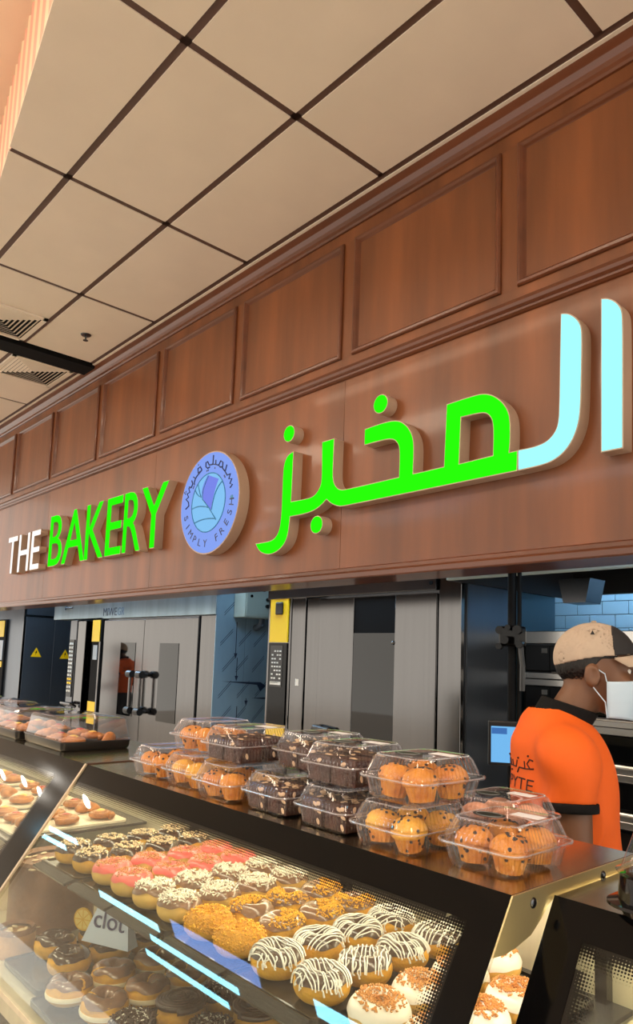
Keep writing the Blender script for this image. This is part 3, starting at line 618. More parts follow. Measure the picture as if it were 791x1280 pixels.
def glass_pane(t, x0, x1, bl, br, top=.048, oy=0, oz=0):
    lx = lambda p: (p[0] - t.location.x, p[1] + oy - t.location.y, p[2] + oz - t.location.z)
    g = G(); n = len(PROF)
    inner = [(y + .005, z - .003) for y, z in PROF]
    v = [lx((x, y, z)) for x in (x0, x1) for y, z in PROF] + [lx((x, y, z)) for x in (x0, x1) for y, z in inner]
    f = [(i, i + 1, n + i + 1, n + i) for i in range(n - 1)] + [(2 * n + i, 2 * n + i + 1, 3 * n + i + 1, 3 * n + i) for i in range(n - 1)]
    f += [(i, i + 1, 2 * n + i + 1, 2 * n + i) for i in range(n - 1)] + [(n + i, n + i + 1, 3 * n + i + 1, 3 * n + i) for i in range(n - 1)] + [(0, n, 3 * n, 2 * n), (n - 1, 2 * n - 1, 4 * n - 1, 3 * n - 1)]
    g.add(v, f); pane = g.obj('glass_pane', glass, t)
    Ltot = (Vector((0,) + PROF[1]) - Vector((0,) + PROF[0])).length
    def strip(xa, xb, s0, s1, nm):
        q = [gp(xa, s0, .0008), gp(xb, s0, .0008), gp(xb, s1, .0008), gp(xa, s1, .0008)]; q2 = [p + ndir * .0012 for p in q]
        G().add([lx(p) for p in q + q2], ((0, 1, 2, 3), (4, 5, 6, 7), (0, 1, 5, 4), (1, 2, 6, 5), (2, 3, 7, 6), (3, 0, 4, 7))).obj(nm, black_gloss, pane)
    strip(x0, x1, 0, top, 'black_border')
    if bl: strip(x0, x0 + bl, top, Ltot, 'black_border')
    if br: strip(x1 - br, x1, top, Ltot, 'black_border')
    xa, xb = x0 + bl, x1 - br; c = .0042; wv = 8 * c
    frit_strip([lx(gp(xa, top, .0012)), lx(gp(xb, top, .0012)), lx(gp(xb, top + wv, .0012)), lx(gp(xa, top + wv, .0012))], int((xb - xa) / c), 8, pane)
    if bl: frit_strip([lx(gp(xa, top, .0012)), lx(gp(xa, Ltot, .0012)), lx(gp(xa + wv, Ltot, .0012)), lx(gp(xa + wv, top, .0012))], int((Ltot - top) / c), 8, pane)
    if br: frit_strip([lx(gp(xb, top, .0012)), lx(gp(xb, Ltot, .0012)), lx(gp(xb - wv, Ltot, .0012)), lx(gp(xb - wv, top, .0012))], int((Ltot - top) / c), 8, pane)
    return pane
YB = 1.20
def case(label, x0, x1, zt, oy, bl, br):
    cxm = (x0 + x1) / 2; t = thing('display_case', label, 'display case', (cxm, 1.0, 0)); a, b = x0 - cxm, x1 - cxm; o = -1.0
    G().box(a, b, .62 + o + oy, YB + .02 + o, .05, .84).obj('base_cabinet', case_dark, t)
    G().box(a + .02, b - .02, .66 + o + oy, YB - .02 + o, 0, .05).obj('plinth', black_m, t)
    G().box(a, b, .60 + o + oy, YB + o, .84, .8805).obj('deck', case_in, t)
    G().box(a, b, PROF[0][0] + oy - .002 + o, YB + .02 + o, zt - .006, zt).obj('steel_top', steel_h, t, bevel=.002)
    G().box(a, b, YB + o, YB + .012 + o, .8805, zt - .006).obj('back_panel', case_in, t)
    G().box(a, b, YB + .008 + o, YB + .02 + o, zt - .04, zt - .006).obj('top_rear_fold', steel_h, t)
    G().box(a + .01, b - .01, PROF[0][0] + oy + .02 + o, PROF[0][0] + oy + .045 + o, zt - .024, zt - .010).obj('led_housing', steel_d, t)
    G().box(a + .02, b - .02, PROF[0][0] + oy + .022 + o, PROF[0][0] + oy + .043 + o, zt - .028, zt - .024).obj('led_strip', led_m, t)
    G().box(a + .02, b - .02, YB - .06 + o, YB - .04 + o, zt - .016, zt - .007).obj('added_rear_led', led_m, t)  # extra strip added to brighten the back panel
    glass_pane(t, x0, x1, bl, br, oy=oy, oz=zt - 1.3)
    return t
U1 = case('middle display case full of doughnut trays under sloping black edged glass', -1.852, -.557, 1.3, 0, 0, .05)
U0 = case('display case of pastries next to the doughnut case, boxed trays on top', -4.6, -1.858, 1.3, 0, .06, .115)
U2 = case('display case at the steel bracket with a black based cake box on top', -.549, .8, 1.285, .094, .055, .05)
cl_ = lambda t: (lambda p: (p[0] - t.location.x, p[1] - 1.0, p[2]))
q1 = cl_(U1)
G().box(*(-1.852 + 1.2045, -.557 + 1.2045), -.235, YB - 1.0, 1.056, 1.064).obj('upper_shelf', shelf_m, U1)
for x in (-1.83, -1.2, -.6): G().box(x + 1.2045 - .01, x + 1.2045 + .01, YB - 1.0 - .02, YB - 1.0, .87, 1.28).obj('shelf_post', steel_d, U1)
# beige edge bead on the left of the middle pane
e0, e1 = gp(-1.851, .0, .001), gp(-1.851, .396, .001)
G().add([q1(gp(x, s, o)) for s in (0.0, .396) for x, o in ((-1.852, .001), (-1.843, .001), (-1.843, .006), (-1.852, .006))], ((0, 1, 2, 3), (4, 5, 6, 7), (0, 1, 5, 4), (1, 2, 6, 5), (2, 3, 7, 6), (3, 0, 4, 7))).obj('edge_bead', mat('edge_bead', (190, 170, 140), .4, .5), U1)
G().box(-1.858 + 1.2045, -1.850 + 1.2045, -.14, .2, 1.3, 1.3025).obj('top_joint', mat('joint_brown', (70, 40, 26), .5), U1)
# end bracket of brushed steel
brk = G().prism([(.857, 1.300), (1.215, 1.3), (1.215, 1.272), (.965, 1.281), (.945, 1.274), (.925, 1.258), (.90, 1.243), (.86, 1.234), (.836, 1.232), (.812, 1.234)], 0, .0025, lambda u, v, t: (-.5565 + 1.2045 + t, u - 1.0, v)).obj('end_bracket', mat('satin_bracket', (206, 190, 142), .35, .75, var=.05, scale=(60, 2, 2)), U1)
for y, z in ((.905, 1.283), (1.10, 1.286)): G().lathe([(0, .004), (.005, .0035), (.0075, .0)], 12).v and None; s_ = G(); s_.ball((-.554 + 1.2045, y - 1.0, z), (.004, .0075, .0075), 10, 6); s_.obj('screw', steel_d, brk, smooth=True)

# ------------------------------------------------------------------ doughnuts
DR, Dr, DS = .0268, .0206, 1.12
def wob(a, k, amp): return amp * (math.sin(3 * a + k) * .6 + math.sin(5 * a + 2.1 * k) * .5 + math.sin(8 * a + k * 3.3) * .35)
def ring(g, phi0, phi1f, off, k, n=40, m=14, close=False, lump=0):
    """torus patch; phi measured from inner equator over the top (pi/2) to the outer equator (pi)"""
    P = []
    for i in range(n + 1):
        a = 2 * PI * i / n; row = []; pe = phi1f(a)
        for j in range(m + 1):
            ph = phi0 + (pe - phi0) * j / m
            r = Dr + off + (wob(a, k + ph, lump) if lump else 0)
            rho = DR - r * math.cos(ph); row.append((rho * math.cos(a), rho * math.sin(a), .0232 + r * DS * math.sin(ph)))
        P.append(row)
    g.grid(P); return g
def surf(x, y, off=.002):
    rho = math.hypot(x, y); d = abs(rho - DR)
    return (.0232 + math.sqrt(max(0, (Dr + off) ** 2 - d * d)) * DS) if d < Dr + off else None
dough = mat('dough_golden', (228, 168, 52), .6, var=.22, scale=(30, 30, 60), bump=.15, bscale=(200, 200, 200), sub=.1)
dough_p = mat('dough_pale', (230, 184, 98), .6, var=.15, scale=(30, 30, 30))
cream_m = mat('cream_filling', (246, 232, 200), .5)
ICE = dict(grey=mat('icing_chocolate', (78, 58, 52), .22, coat=.4), milk=mat('icing_milk_chocolate', (134, 98, 78), .22, coat=.5, var=.15, scale=(40, 40, 40)), dark=mat('icing_dark', (58, 34, 26), .2, coat=.5), pink=mat('icing_pink', (236, 104, 98), .35, coat=.3), white=mat('icing_white', (238, 230, 222), .3, coat=.3), gold=mat('sugar_gold', (214, 150, 44), .8, var=.3, scale=(220, 220, 220), bump=.5, bscale=(300, 300, 300)))
white_ch = mat('white_chocolate', (246, 242, 236), .35); crumb_y = mat('crumb_yellow', (236, 176, 50), .7); crumb_o = mat('crumb_orange', (208, 146, 82), .7); coco_m = mat('coconut', (240, 234, 220), .7); crumb_t = mat('crumb_tan', (210, 156, 100), .7); almond = mat('almond', (234, 210, 172), .6); choc_flake = mat('chocolate_flake', (70, 44, 34), .5)
def flakes(n, size, arc=(0, 2 * PI), spread=(.35, 2.3), seed=1, flat=.35):
    rn = random.Random(seed); g = G()
    for _ in range(n):
        a = rn.uniform(*arc); ph = rn.uniform(*spread); r = Dr + .0035
        rho = DR - r * math.cos(ph); p = Vector((rho * math.cos(a), rho * math.sin(a), .0232 + r * DS * math.sin(ph)))
        M = Matrix.Rotation(rn.uniform(0, 6), 3, 'Z') @ Matrix.Rotation(rn.uniform(-.9, .9), 3, 'X') @ Matrix.Rotation(rn.uniform(-.9, .9), 3, 'Y')
        l, w_, h = size * rn.uniform(.6, 1.3), size * flat * rn.uniform(.7, 1.3), size * flat * rn.uniform(.5, 1)
        v = [p + M @ Vector(q) for q in ((-l, -w_, -h), (l, -w_, -h), (l, w_, -h), (-l, w_, -h), (-l, -w_, h), (l, -w_, h), (l, w_, h), (-l, w_, h))]
        g.add(v, ((0, 3, 2, 1), (4, 5, 6, 7), (0, 1, 5, 4), (1, 2, 6, 5), (2, 3, 7, 6), (3, 0, 4, 7)))
    return g
def doughnut(name, label, group, ice, topping=None, k=1.0, base=None, layers=False, cover=2.75, lump=.0):
    t = thing(name, label, 'doughnut', group=group)
    g = G(); ring(g, .0, lambda a: 2 * PI, 0, k, 40, 18); g.obj('dough', base or dough, t, smooth=True, angle=3)
    if layers: G().lathe([(.02, .014), (.0485, .0145), (.0495, .019), (.0485, .0235), (.02, .024)], 36).obj('cream_layer', cream_m, t, smooth=True)
    if ice:
        g = G(); ring(g, -.1, lambda a: cover + wob(a, k, .16), .0018, k, 48, 16, lump=lump); g.obj('icing', ice, t, smooth=True, angle=3)
    if topping:
        for nm, gg, m in topping:
            o = gg.obj(nm, m, t)
            if nm in ('crumbs', 'coconut_flakes', 'chocolate_flakes', 'almond_flakes'): o['kind'] = 'stuff'
    return t
def drizzle(seed, ang=.3):
    rn = random.Random(seed); g = G(); run = []
    for i in range(-6, 7):
        o = i * .0072 + rn.uniform(-.0012, .0012); pts = []
        tilt = rn.uniform(-.12, .12)
        for j in range(-26, 27):
            u = j * .0019; v = o + tilt * u + .0009 * math.sin(u * 160 + i)
            x, y = u * math.cos(ang) - v * math.sin(ang), u * math.sin(ang) + v * math.cos(ang); z = surf(x, y, .0026)
            if z is None or z < .026:
                if len(pts) > 3: g.tube(pts, .00125, 5)
                pts = []
            else: pts.append((x, y, z))
        if len(pts) > 3: g.tube(pts, .00125, 5)
        e = pts[-1] if pts else None
    for _ in range(12):     # drips down the flank
        a = rn.uniform(0, 2 * PI); pts = []
        for j in range(8):
            ph = 2.2 + j * rn.uniform(.10, .16); rho = DR - (Dr + .0026) * math.cos(ph); aa = a + .05 * math.sin(j); pts.append((rho * math.cos(aa), rho * math.sin(aa), .0232 + (Dr + .0026) * DS * math.sin(ph)))
        g.tube(pts, [.0013] * 7 + [.0018], 5)
    return g
ZU = 1.0765    # top of the upper trays
PRO = {}
PRO['stripe'] = doughnut('striped_doughnut', 'chocolate glazed ring doughnut with white drizzle stripes', 'striped doughnuts in the upper tray', ICE['grey'], [('white_drizzle', drizzle(3), white_ch)], 1.2)
PRO['stripe2'] = doughnut('striped_doughnut', 'chocolate glazed ring doughnut with white drizzle stripes', 'striped doughnuts in the upper tray', ICE['grey'], [('white_drizzle', drizzle(9, .5), white_ch)], 2.6)
PRO['crumble'] = doughnut('crumble_doughnut', 'white glazed doughnut topped with orange brown crumble', 'white crumble doughnuts in the upper tray', ICE['white'], [('crumbs', flakes(380, .0023, spread=(.5, 2.2), seed=4, flat=.5), crumb_o)], 1.9, base=dough_p, cover=3.0)
PRO['yellow'] = doughnut('crumb_doughnut', 'chocolate doughnut with yellow crumbs sprinkled on half its top', 'yellow crumb doughnuts in the upper tray', ICE['milk'], [('crumbs', flakes(420, .0015, arc=(-1.9, 1.9), spread=(.7, 2.6), seed=6, flat=.8), crumb_y)], .7)
PRO['gold'] = doughnut('sugared_doughnut', 'golden doughnut rolled all over in fine sugar crumbs', 'golden sugared doughnuts at the tray front', ICE['gold'], [('crumbs', flakes(260, .0018, spread=(.4, 2.9), seed=16, flat=.8), crumb_y)], 2.2, cover=3.3)
PRO['coco'] = doughnut('coconut_doughnut', 'chocolate doughnut heaped with white coconut flakes', 'coconut doughnuts in the upper tray', ICE['milk'], [('coconut_flakes', flakes(330, .0042, spread=(.1, 2.35), seed=8, flat=.28), coco_m)], 3.1, base=dough_p)
PRO['pink'] = doughnut('pink_doughnut', 'pink glazed doughnut dusted with tan crumbs', 'pink doughnuts in the upper tray', ICE['pink'], [('crumbs', flakes(150, .0026, spread=(.4, 2.2), seed=10), crumb_t)], 4.4, base=dough_p)
PRO['choc'] = doughnut('sprinkled_doughnut', 'dark chocolate doughnut with pale chopped nuts on top', 'nut topped doughnuts in the upper tray', ICE['dark'], [('almond_flakes', flakes(170, .0026, spread=(.4, 2.2), seed=12, flat=.5), almond)], 5.2)
PRO['milk'] = doughnut('filled_doughnut', 'layered doughnut with wavy milk chocolate glaze and cream filling', 'milk chocolate doughnuts on the lower tray', ICE['milk'], None, 6.0, layers=True, cover=2.6, lump=.0016)
PRO['dark'] = doughnut('dark_doughnut', 'glossy dark chocolate glazed doughnut on the lower dark tray', 'dark glazed doughnuts on the lower tray', ICE['dark'], None, 2.0, cover=2.55, lump=.0012)
def swirl():
    t = thing('swirl_doughnut', 'doughnut with a swirled dark chocolate cream rosette', 'doughnut', group='chocolate swirl doughnuts on the lower tray')
    g = G(); ring(g, 0, lambda a: 2 * PI, 0, 1, 36, 16); g.obj('dough', dough, t, smooth=True, angle=3)
    s = G()
    for o in range(3):
        pts = []; rr = []
        for i in range(70):
            u = i / 69; a = u * 2.4 * 2 * PI + o * 2 * PI / 3; r = .043 * (1 - u) + .004; pts.append((r * math.cos(a), r * math.sin(a), .042 + .016 * u + (.004 if u < .5 else 0))); rr.append(.0066 * (1 - .5 * u))
        s.tube(pts, rr, 7)
    s.obj('chocolate_rosette', ICE['dark'], t, smooth=True, angle=3); return t
PRO['swirl'] = swirl()
PRO['flake'] = doughnut('flake_doughnut', 'chocolate doughnut covered in shaved chocolate and coconut', 'chocolate flake doughnuts on the lower tray', ICE['dark'], [('chocolate_flakes', flakes(260, .0045, spread=(.2, 2.3), seed=21, flat=.25), choc_flake), ('coconut_flakes', flakes(60, .004, spread=(.2, 2.0), seed=22, flat=.25), coco_m)], 1.1)
used = set()
def put(kind, x, y, z, rz=None, s=1.0):
    rz = random.uniform(0, 6.28) if rz is None else rz
    if kind not in used:
        used.add(kind); o = PRO[kind]; o.location = (x, y, z); o.rotation_euler = (random.uniform(-.04, .04), random.uniform(-.04, .04), rz); o.scale = (s, s, s); return o
    return dup(PRO[kind], (x, y, z), rot=(random.uniform(-.04, .04), random.uniform(-.04, .04), rz), scale=(s, s, s))

def rrect(w, d, r, n=6):
    P = []
    for cx, cy, a0 in ((w / 2 - r, d / 2 - r, 0), (-w / 2 + r, d / 2 - r, PI / 2), (-w / 2 + r, -d / 2 + r, PI), (w / 2 - r, -d / 2 + r, 1.5 * PI)):
        for i in range(n + 1): a = a0 + PI / 2 * i / n; P.append((cx + r * math.cos(a), cy + r * math.sin(a)))
    return P
tray_m = mat('black_tray', (34, 33, 34), .25, coat=.3)
def tray(label, x, y, z, w, d, group=None, lip=True):
    t = thing('display_tray', label, 'tray', (x, y, z - .012), group=group)
    L = [[(p[0] * s, p[1] * s2, zz) for p in rrect(w, d, .012)] for s, s2, zz in ((.97, .985, 0), (1, 1, .004), (1, 1, .014), (.975, .985, .0145), (.965, .98, .011))]
    G().loops(L, True, True).obj('tray_body', tray_m, t, smooth=True)
    if lip:
        for j in range(4): G().tube([(-w / 2 + .006, -d / 2 - .004 - .007 * j, .0105 - .0018 * j), (w / 2 - .006, -d / 2 - .004 - .007 * j, .0105 - .0018 * j)], .0042, 6).obj('front_ridge', tray_m, t, smooth=True)
    return t
YR = (.812, .908, 1.003, 1.096)
cols = [('crumble', -.745, -.643, 'white crumble doughnuts'), ('stripe', -.977, -.866, 'striped doughnuts'), ('yellow', -1.178, -1.08, 'yellow crumb doughnuts'), ('coco', -1.384, -1.288, 'coconut doughnuts'), ('pink', -1.578, -1.482, 'pink doughnuts'), ('choc', -1.785, -1.685, 'nut topped doughnuts')]
for kind, xa, xb, nm in cols:
    tray('black ridged tray under the %s' % nm, (xa + xb) / 2, .955, ZU, xb - xa + .098, .40)
    for x in (xa, xb):
        for i, y in enumerate(YR):
            kk = kind
            if kind == 'stripe' and (i + (x == xb)) % 2: kk = 'stripe2'
            if kind == 'yellow' and i == 0: kk = 'gold'
            if kind == 'crumble' and i == 3 and x == xb: continue
            o_ = put(kk, x + random.uniform(-.0015, .0015), y + random.uniform(-.001, .001), ZU + .0008, s=.955)
            ci = [c_[0] for c_ in cols].index(kind); nb = (cols[ci - 1][3] if ci else 'steel bracket') if x == xb else (cols[ci + 1][3] if ci < 5 else 'pastry case')
            o_['label'] = '%s, %s, beside the %s' % ({'stripe': 'striped chocolate doughnut', 'stripe2': 'striped chocolate doughnut', 'gold': 'golden sugared doughnut', 'yellow': 'yellow crumb doughnut', 'coco': 'coconut doughnut', 'pink': 'pink doughnut', 'choc': 'nut topped doughnut', 'crumble': 'white crumble doughnut'}[kk], ('front row at the glass', 'second row from the glass', 'third row from the glass', 'back row at the rear panel')[i], nb)
ZL = .893
tray('grey black tray under the milk chocolate doughnuts', -1.425, .785, ZL, .205, .33, lip=False)
tray('dark tray under the dark glazed doughnuts', -1.65, .80, ZL, .205, .31, lip=False)
tray('black tray under the chocolate swirl doughnuts', -1.195, .80, ZL, .22, .33, lip=False)
for x, y in ((-1.365, .705), (-1.47, .68), (-1.372, .80), (-1.48, .78), (-1.378, .895), (-1.485, .88)):
    put('milk', x, y, ZL + .001, s=.98)['label'] = 'cream filled milk chocolate doughnut, %s, beside the %s' % (('front row of its low tray' if y < .73 else 'middle row of its low tray' if y < .83 else 'back row of its low tray'), 'swirl doughnuts' if x > -1.42 else 'dark glazed doughnuts')
for x, y in ((-1.60, .735), (-1.705, .745), (-1.60, .83), (-1.70, .85), (-1.6, .925)):
    put('dark', x, y, ZL + .001)['label'] = 'glossy dark glazed doughnut, %s, beside the %s' % (('front row of its low tray' if y < .78 else 'middle row of its low tray' if y < .88 else 'back row of its low tray'), 'milk chocolate doughnuts' if x > -1.65 else 'pastry case')
for i, (x, y) in enumerate(((-1.245, .70), (-1.14, .70), (-1.245, .805), (-1.14, .80), (-1.245, .905), (-1.14, .905))): put('swirl' if i in (1, 2, 5) else 'flake', x, y, ZL + .001, s=1.0)['label'] = '%s, %s of its low black tray' % ('doughnut with a swirled chocolate rosette' if i in (1, 2, 5) else 'doughnut under shaved chocolate and coconut', ('front row', 'middle row', 'back row')[i // 2])
# handwritten tent card with a lemon slice
card = thing('price_card', 'white triangular card with handwriting standing among the dark glazed doughnuts', 'price card', (-1.575, .80, ZL + .049), rz=math.radians(24))
card.scale = (1.15, 1.15, 1.15)
card_m = mat('card_white', (222, 230, 246), .5)
G().add([(-.055, 0, .0), (.06, 0, 0), (.045, .012, .075), (-.02, .014, .085), (-.055, .03, 0), (.06, .03, 0), (.045, .018, .075), (-.02, .018, .085)], ((0, 1, 2, 3), (4, 5, 6, 7), (2, 3, 7, 6), (0, 3, 7, 4), (1, 2, 6, 5))).obj('card', card_m, card)
flat_text('clot', 'lettering', mat('pen_ink', (60, 62, 110), .6), card, -.03, .045, .03, .062, lambda u, v, t: (u, -.002 - t + v * .17, v), .0012)
ls = thing('lemon_slice', 'yellow lemon slice leaning beside the handwritten card', 'lemon slice', (-1.685, .80, ZL + .075), rz=.5)
G().prism(circle(0, 0, .026, 20), 0, .004, lambda u, v, t: (u, t, v)).obj('peel', mat('lemon_peel', (236, 178, 40), .5), ls)
for i in range(8): a0, a1 = 2 * PI * i / 8 + .06, 2 * PI * (i + 1) / 8 - .06; G().add([(.003 * math.cos((a0 + a1) / 2), -.001, .003 * math.sin((a0 + a1) / 2))] + [(.022 * math.cos(a), -.001, .022 * math.sin(a)) for a in (a0, (a0 + a1) / 2, a1)], ((0, 1, 2, 3),)).obj('segment', mat('lemon_flesh', (250, 214, 110), .3, coat=.3), ls)

# cakes and pastries at the far end
cake_b = mat('cake_coating', (136, 92, 62), .5, var=.25, scale=(25, 25, 25), bump=.2, bscale=(90, 90, 90)); cake_c = mat('cake_cream', (226, 206, 172), .5, var=.1, scale=(20, 20, 20))
def round_cake(label, x, y, z, r, h, m, m2, flake_m, nf, seed):
    t = thing('round_cake', label, 'cake', (x, y, z))
    G().lathe([(0, 0), (r, 0), (r * 1.0, h * .9), (r * .96, h), (0, h)], 36).obj('cake_body', m, t, smooth=True, angle=.8)
    G().lathe([(r * .72, h), (r * .98, h), (r * .99, h + .006), (r * .9, h + .012), (r * .75, h + .005)], 36).obj('piped_rim', m2, t, smooth=True)
    rn = random.Random(seed); g = G()
    for _ in range(nf):
        a = rn.uniform(0, 6.28); q = r * math.sqrt(rn.random()); M = Matrix.Rotation(rn.uniform(0, 6), 3, 'Z') @ Matrix.Rotation(rn.uniform(-.5, .5), 3, 'X')
        g.ball((q * math.cos(a), q * math.sin(a), h + .003), (.011, .006, .0018), 8, 4, M)
    g.obj('almond_flakes', flake_m, t)['kind'] = 'stuff'; return t
round_cake('brown glazed round cake scattered with almond flakes in the display case', -1.965, .84, .8812, .11, .155, cake_b, cake_b, almond, 40, 3)
round_cake('small caramel coloured round cake on the case deck beside the dark tray', -1.805, .69, .8812, .045, .05, mat('cake_caramel', (186, 134, 78), .5, var=.25, scale=(30, 30, 30), bump=.2, bscale=(90, 90, 90)), cake_b, almond, 14, 5)

# ------------------------------------------------------------------ pastries
crust = mat('crust', (206, 132, 62), .45, col2=(150, 84, 34), scale=(30, 30, 30), bump=.15, bscale=(120, 120, 120), coat=.2)
def croissant():
    t = thing('croissant', 'golden brown croissant', 'croissant'); g = G(); pts = []; rr = []
    for i in range(25):
        u = i / 24 * 2 - 1; a = u * 1.1; pts.append((.055 * math.sin(a), -.045 * math.cos(a) + .03, .021 - .006 * u * u)); rr.append(.004 + .019 * (1 - u * u) * (1 - .16 * ((i % 4) / 3)))
    g.tube(pts, rr, 12); g.obj('crust', crust, t, smooth=True, angle=.9); return t
def danish(fill):
    t = thing('danish_pastry', 'danish', 'pastry'); g = G(); pts = []; rr = []
    for i in range(60):
        u = i / 59; a = u * 2.6 * 2 * PI; r = .044 * (1 - u * .85); pts.append((r * math.cos(a), r * math.sin(a), .014 + .012 * u)); rr.append(.0105)
    g.tube(pts, rr, 8); g.obj('coil', crust, t, smooth=True, angle=3)
    G().ball((.0, 0, .03), (.017, .017, .008), 12, 6).obj('filling', fill, t, smooth=True); return t
jam = mat('red_jam', (176, 30, 26), .2, coat=.5); custard = mat('custard', (240, 196, 90), .3, coat=.3)
PR_C, PR_J, PR_D = croissant(), danish(jam), danish(custard)
first = set()
def pastry(proto, loc, rz, label, group):
    if proto.name in first: o = dup(proto, loc, rz)
    else:
        first.add(proto.name); o = proto; o.location = loc; o.rotation_euler = (0, 0, rz)
    o.scale = (.84, .84, .84)
    o['label'] = label; o['group'] = group; return o
# boxed trays on the far case
def tray_box(label, cx, cy, z, w, d, h=.062):
    t = thing('pastry_box', label, 'food box', (cx, cy, z), group='boxed pastry trays on the case top')
    G().loops([[(p[0], p[1], zz) for p in rrect(w - i, d - i, .015)] for i, zz in ((.012, 0), (.004, .006), (0, .026), (.006, .027), (.016, .010))], True, True).obj('black_base', black_plastic, t, smooth=True, angle=.6)
    L = []
    for i, zz in ((-.006, .0275), (-.006, .031), (.004, .033), (.022, .033 + h * .86), (.034, .033 + h * .97), (.05, .033 + h)): L.append([(p[0], p[1], zz) for p in rrect(w - i, d - i, .018 + i * .1)])
    lid = G().loops(L, False, True).obj('clear_lid', plastic, t, smooth=True, angle=.5)
    G().tube([(w / 2 - .06, 0, .033 + h), (w / 2 - .04, 0, .04 + h), (w / 2 - .025, .0, .028 + h)], .005, 6).obj('lid_tab', plastic, lid)
    return t
ZT = 1.3005
TB = [(-2.255, 1.005, .31, .225, 'clear lidded black tray of rolled pastries standing at the case joint'), (-2.60, .995, .31, .225, 'clear lidded black tray of jam pastries beside the first boxed tray'), (-2.98, 1.0, .33, .225, 'clear lidded black tray of pale pastries between other boxed trays'), (-3.38, 1.0, .33, .225, 'clear lidded black tray of croissants toward the far end of the counter'), (-3.8, 1.0, .33, .225, 'clear lidded black tray at the far end of the case top')]
for i, (x, y, w_, d_, lb) in enumerate(TB):
    tray_box(lb, x, y, ZT, w_, d_)
    n = 0
    for a in range(3):
        for b in range(2):
            pr_ = (PR_C, PR_J, PR_D)[(a + b + i) % 3]
            pastry(pr_, (x - .095 + a * .095, y - .052 + b * .105, ZT + .0105), random.uniform(0, 6), '%s in the %s boxed tray from the joint, %s, %s' % (('croissant', 'jam coil', 'custard coil')[(a + b + i) % 3], ('first', 'second', 'third', 'fourth', 'fifth')[i], 'rear' if b else 'glass side', ('far end', 'middle', 'joint end')[a]), 'pastries in the boxed trays')
# shelf and pastries inside the far case
G().box(-4.55 + 3.229, -2.12 + 3.229, -.235, YB - 1.0, 1.056, 1.064).obj('upper_shelf', shelf_m, U0)
board = mat('paper_board', (238, 226, 204), .6)
for i, (x, y, w_, d_) in enumerate(((-2.3, .97, .3, .36), (-2.68, .97, .36, .36), (-3.1, .97, .36, .36))):
    tag(G().loops([[(p[0], p[1], zz) for p in rrect(w_, d_, .02)] for zz in (0, .006)], True, True).obj('cake_board', board), ('white board of cream pastries nearest the glass joint in the far case', 'white pastry board in the middle of the far case', 'white pastry board toward the far end of the far case')[i], 'board'); bpy.context.scene.collection.objects[-1].location = (x, y, 1.0645)
    for a in range(3):
        for b in range(3):
            pastry((PR_D, PR_C, PR_J)[(a * 2 + b + i) % 3], (x - w_ * .33 + a * w_ * .33, y - .12 + b * .115, 1.0712), random.uniform(0, 6), '%s on the %s board from the joint inside the case, %s, %s' % (('custard coil', 'croissant', 'jam coil')[(a * 2 + b + i) % 3], ('first', 'second', 'third')[i], ('glass side', 'centre', 'rear')[b], ('far end', 'middle', 'joint end')[a]), 'pastries in the far case')
for i in range(3): round_cake(('cream cake with almond flakes low in the far case', 'brown round cake on the far case deck', 'pale cake further along the far case deck')[i], -2.2 - i * .3, .80, .8812, .10, .08, (cake_c, cake_b, cake_c)[i], cake_c, almond, 20, 30 + i)

# ------------------------------------------------------------------ clear clamshell boxes with bakes
def fluted(w, d, r, z, amp, per=.0072, n=None):
    base = rrect(w, d, r, 8); pts = []; L = 0; segs = []
    m = len(base)
    for i in range(m):
        a, b = Vector(base[i]), Vector(base[(i + 1) % m]); segs.append((a, b, (b - a).length)); L += segs[-1][2]
    N = n
    out = []
    acc = 0; k = 0; step = L / N
    for i in range(N):
        s = i * step
        while s > acc + segs[k][2] and k < m - 1: acc += segs[k][2]; k += 1
        a, b, l = segs[k]; t = (s - acc) / l if l else 0; p = a.lerp(b, min(1, t)); d_ = (b - a).normalized(); nr = Vector((d_.y, -d_.x))
        o = amp * (1 if i % 4 in (0, 1) else -1) * .5
        out.append((p.x + nr.x * o * 1.5, p.y + nr.y * o * 1.5, z))
    return out
CW, CD, CH = .136, .168, .0745
def clamshell_meshes():
    N = 240
    base = [fluted(CW - .028, CD - .03, .016, .0, 0, n=N), fluted(CW - .022, CD - .024, .018, .003, .0, n=N), fluted(CW - .018, CD - .020, .02, .008, .0018, n=N), fluted(CW - .008, CD - .010, .022, .031, .0018, n=N), fluted(CW - .006, CD - .008, .022, .034, 0, n=N), fluted(CW + .008, CD + .008, .024, .0345, 0, n=N), fluted(CW + .008, CD + .008, .024, .0365, 0, n=N)]
    lid = [fluted(CW + .008, CD + .008, .024, .0385, 0, n=N), fluted(CW + .007, CD + .007, .024, .0405, 0, n=N), fluted(CW - .006, CD - .008, .022, .041, 0, n=N), fluted(CW - .008, CD - .01, .022, .046, .0018, n=N), fluted(CW - .024, CD - .026, .02, .066, .0022, n=N), fluted(CW - .03, CD - .032, .02, .070, .002, n=N), fluted(CW - .036, CD - .038, .02, .072, 0, n=N), fluted(CW - .046, CD - .048, .018, .0705, 0, n=N)]
    return G().loops(base, True, False).mesh('box_base', plastic, smooth=True, angle=.35), G().loops(lid, False, True).mesh('box_lid', plastic, smooth=True, angle=.35)
CB_ME, CL_ME = clamshell_meshes()
TAB_ME = G().prism([(CW / 2 - .03, -.02), (CW / 2 + .005, -.028), (CW / 2 + .011, -.018), (CW / 2 + .011, .018), (CW / 2 + .005, .028), (CW / 2 - .03, .02)], .0365, .0385, lambda u, v, t: (u, v, t)).mesh('box_tab', plastic)
_rl = [Vector(p) for p in fluted(CW + .008, CD + .008, .024, .0375, 0, n=96)]
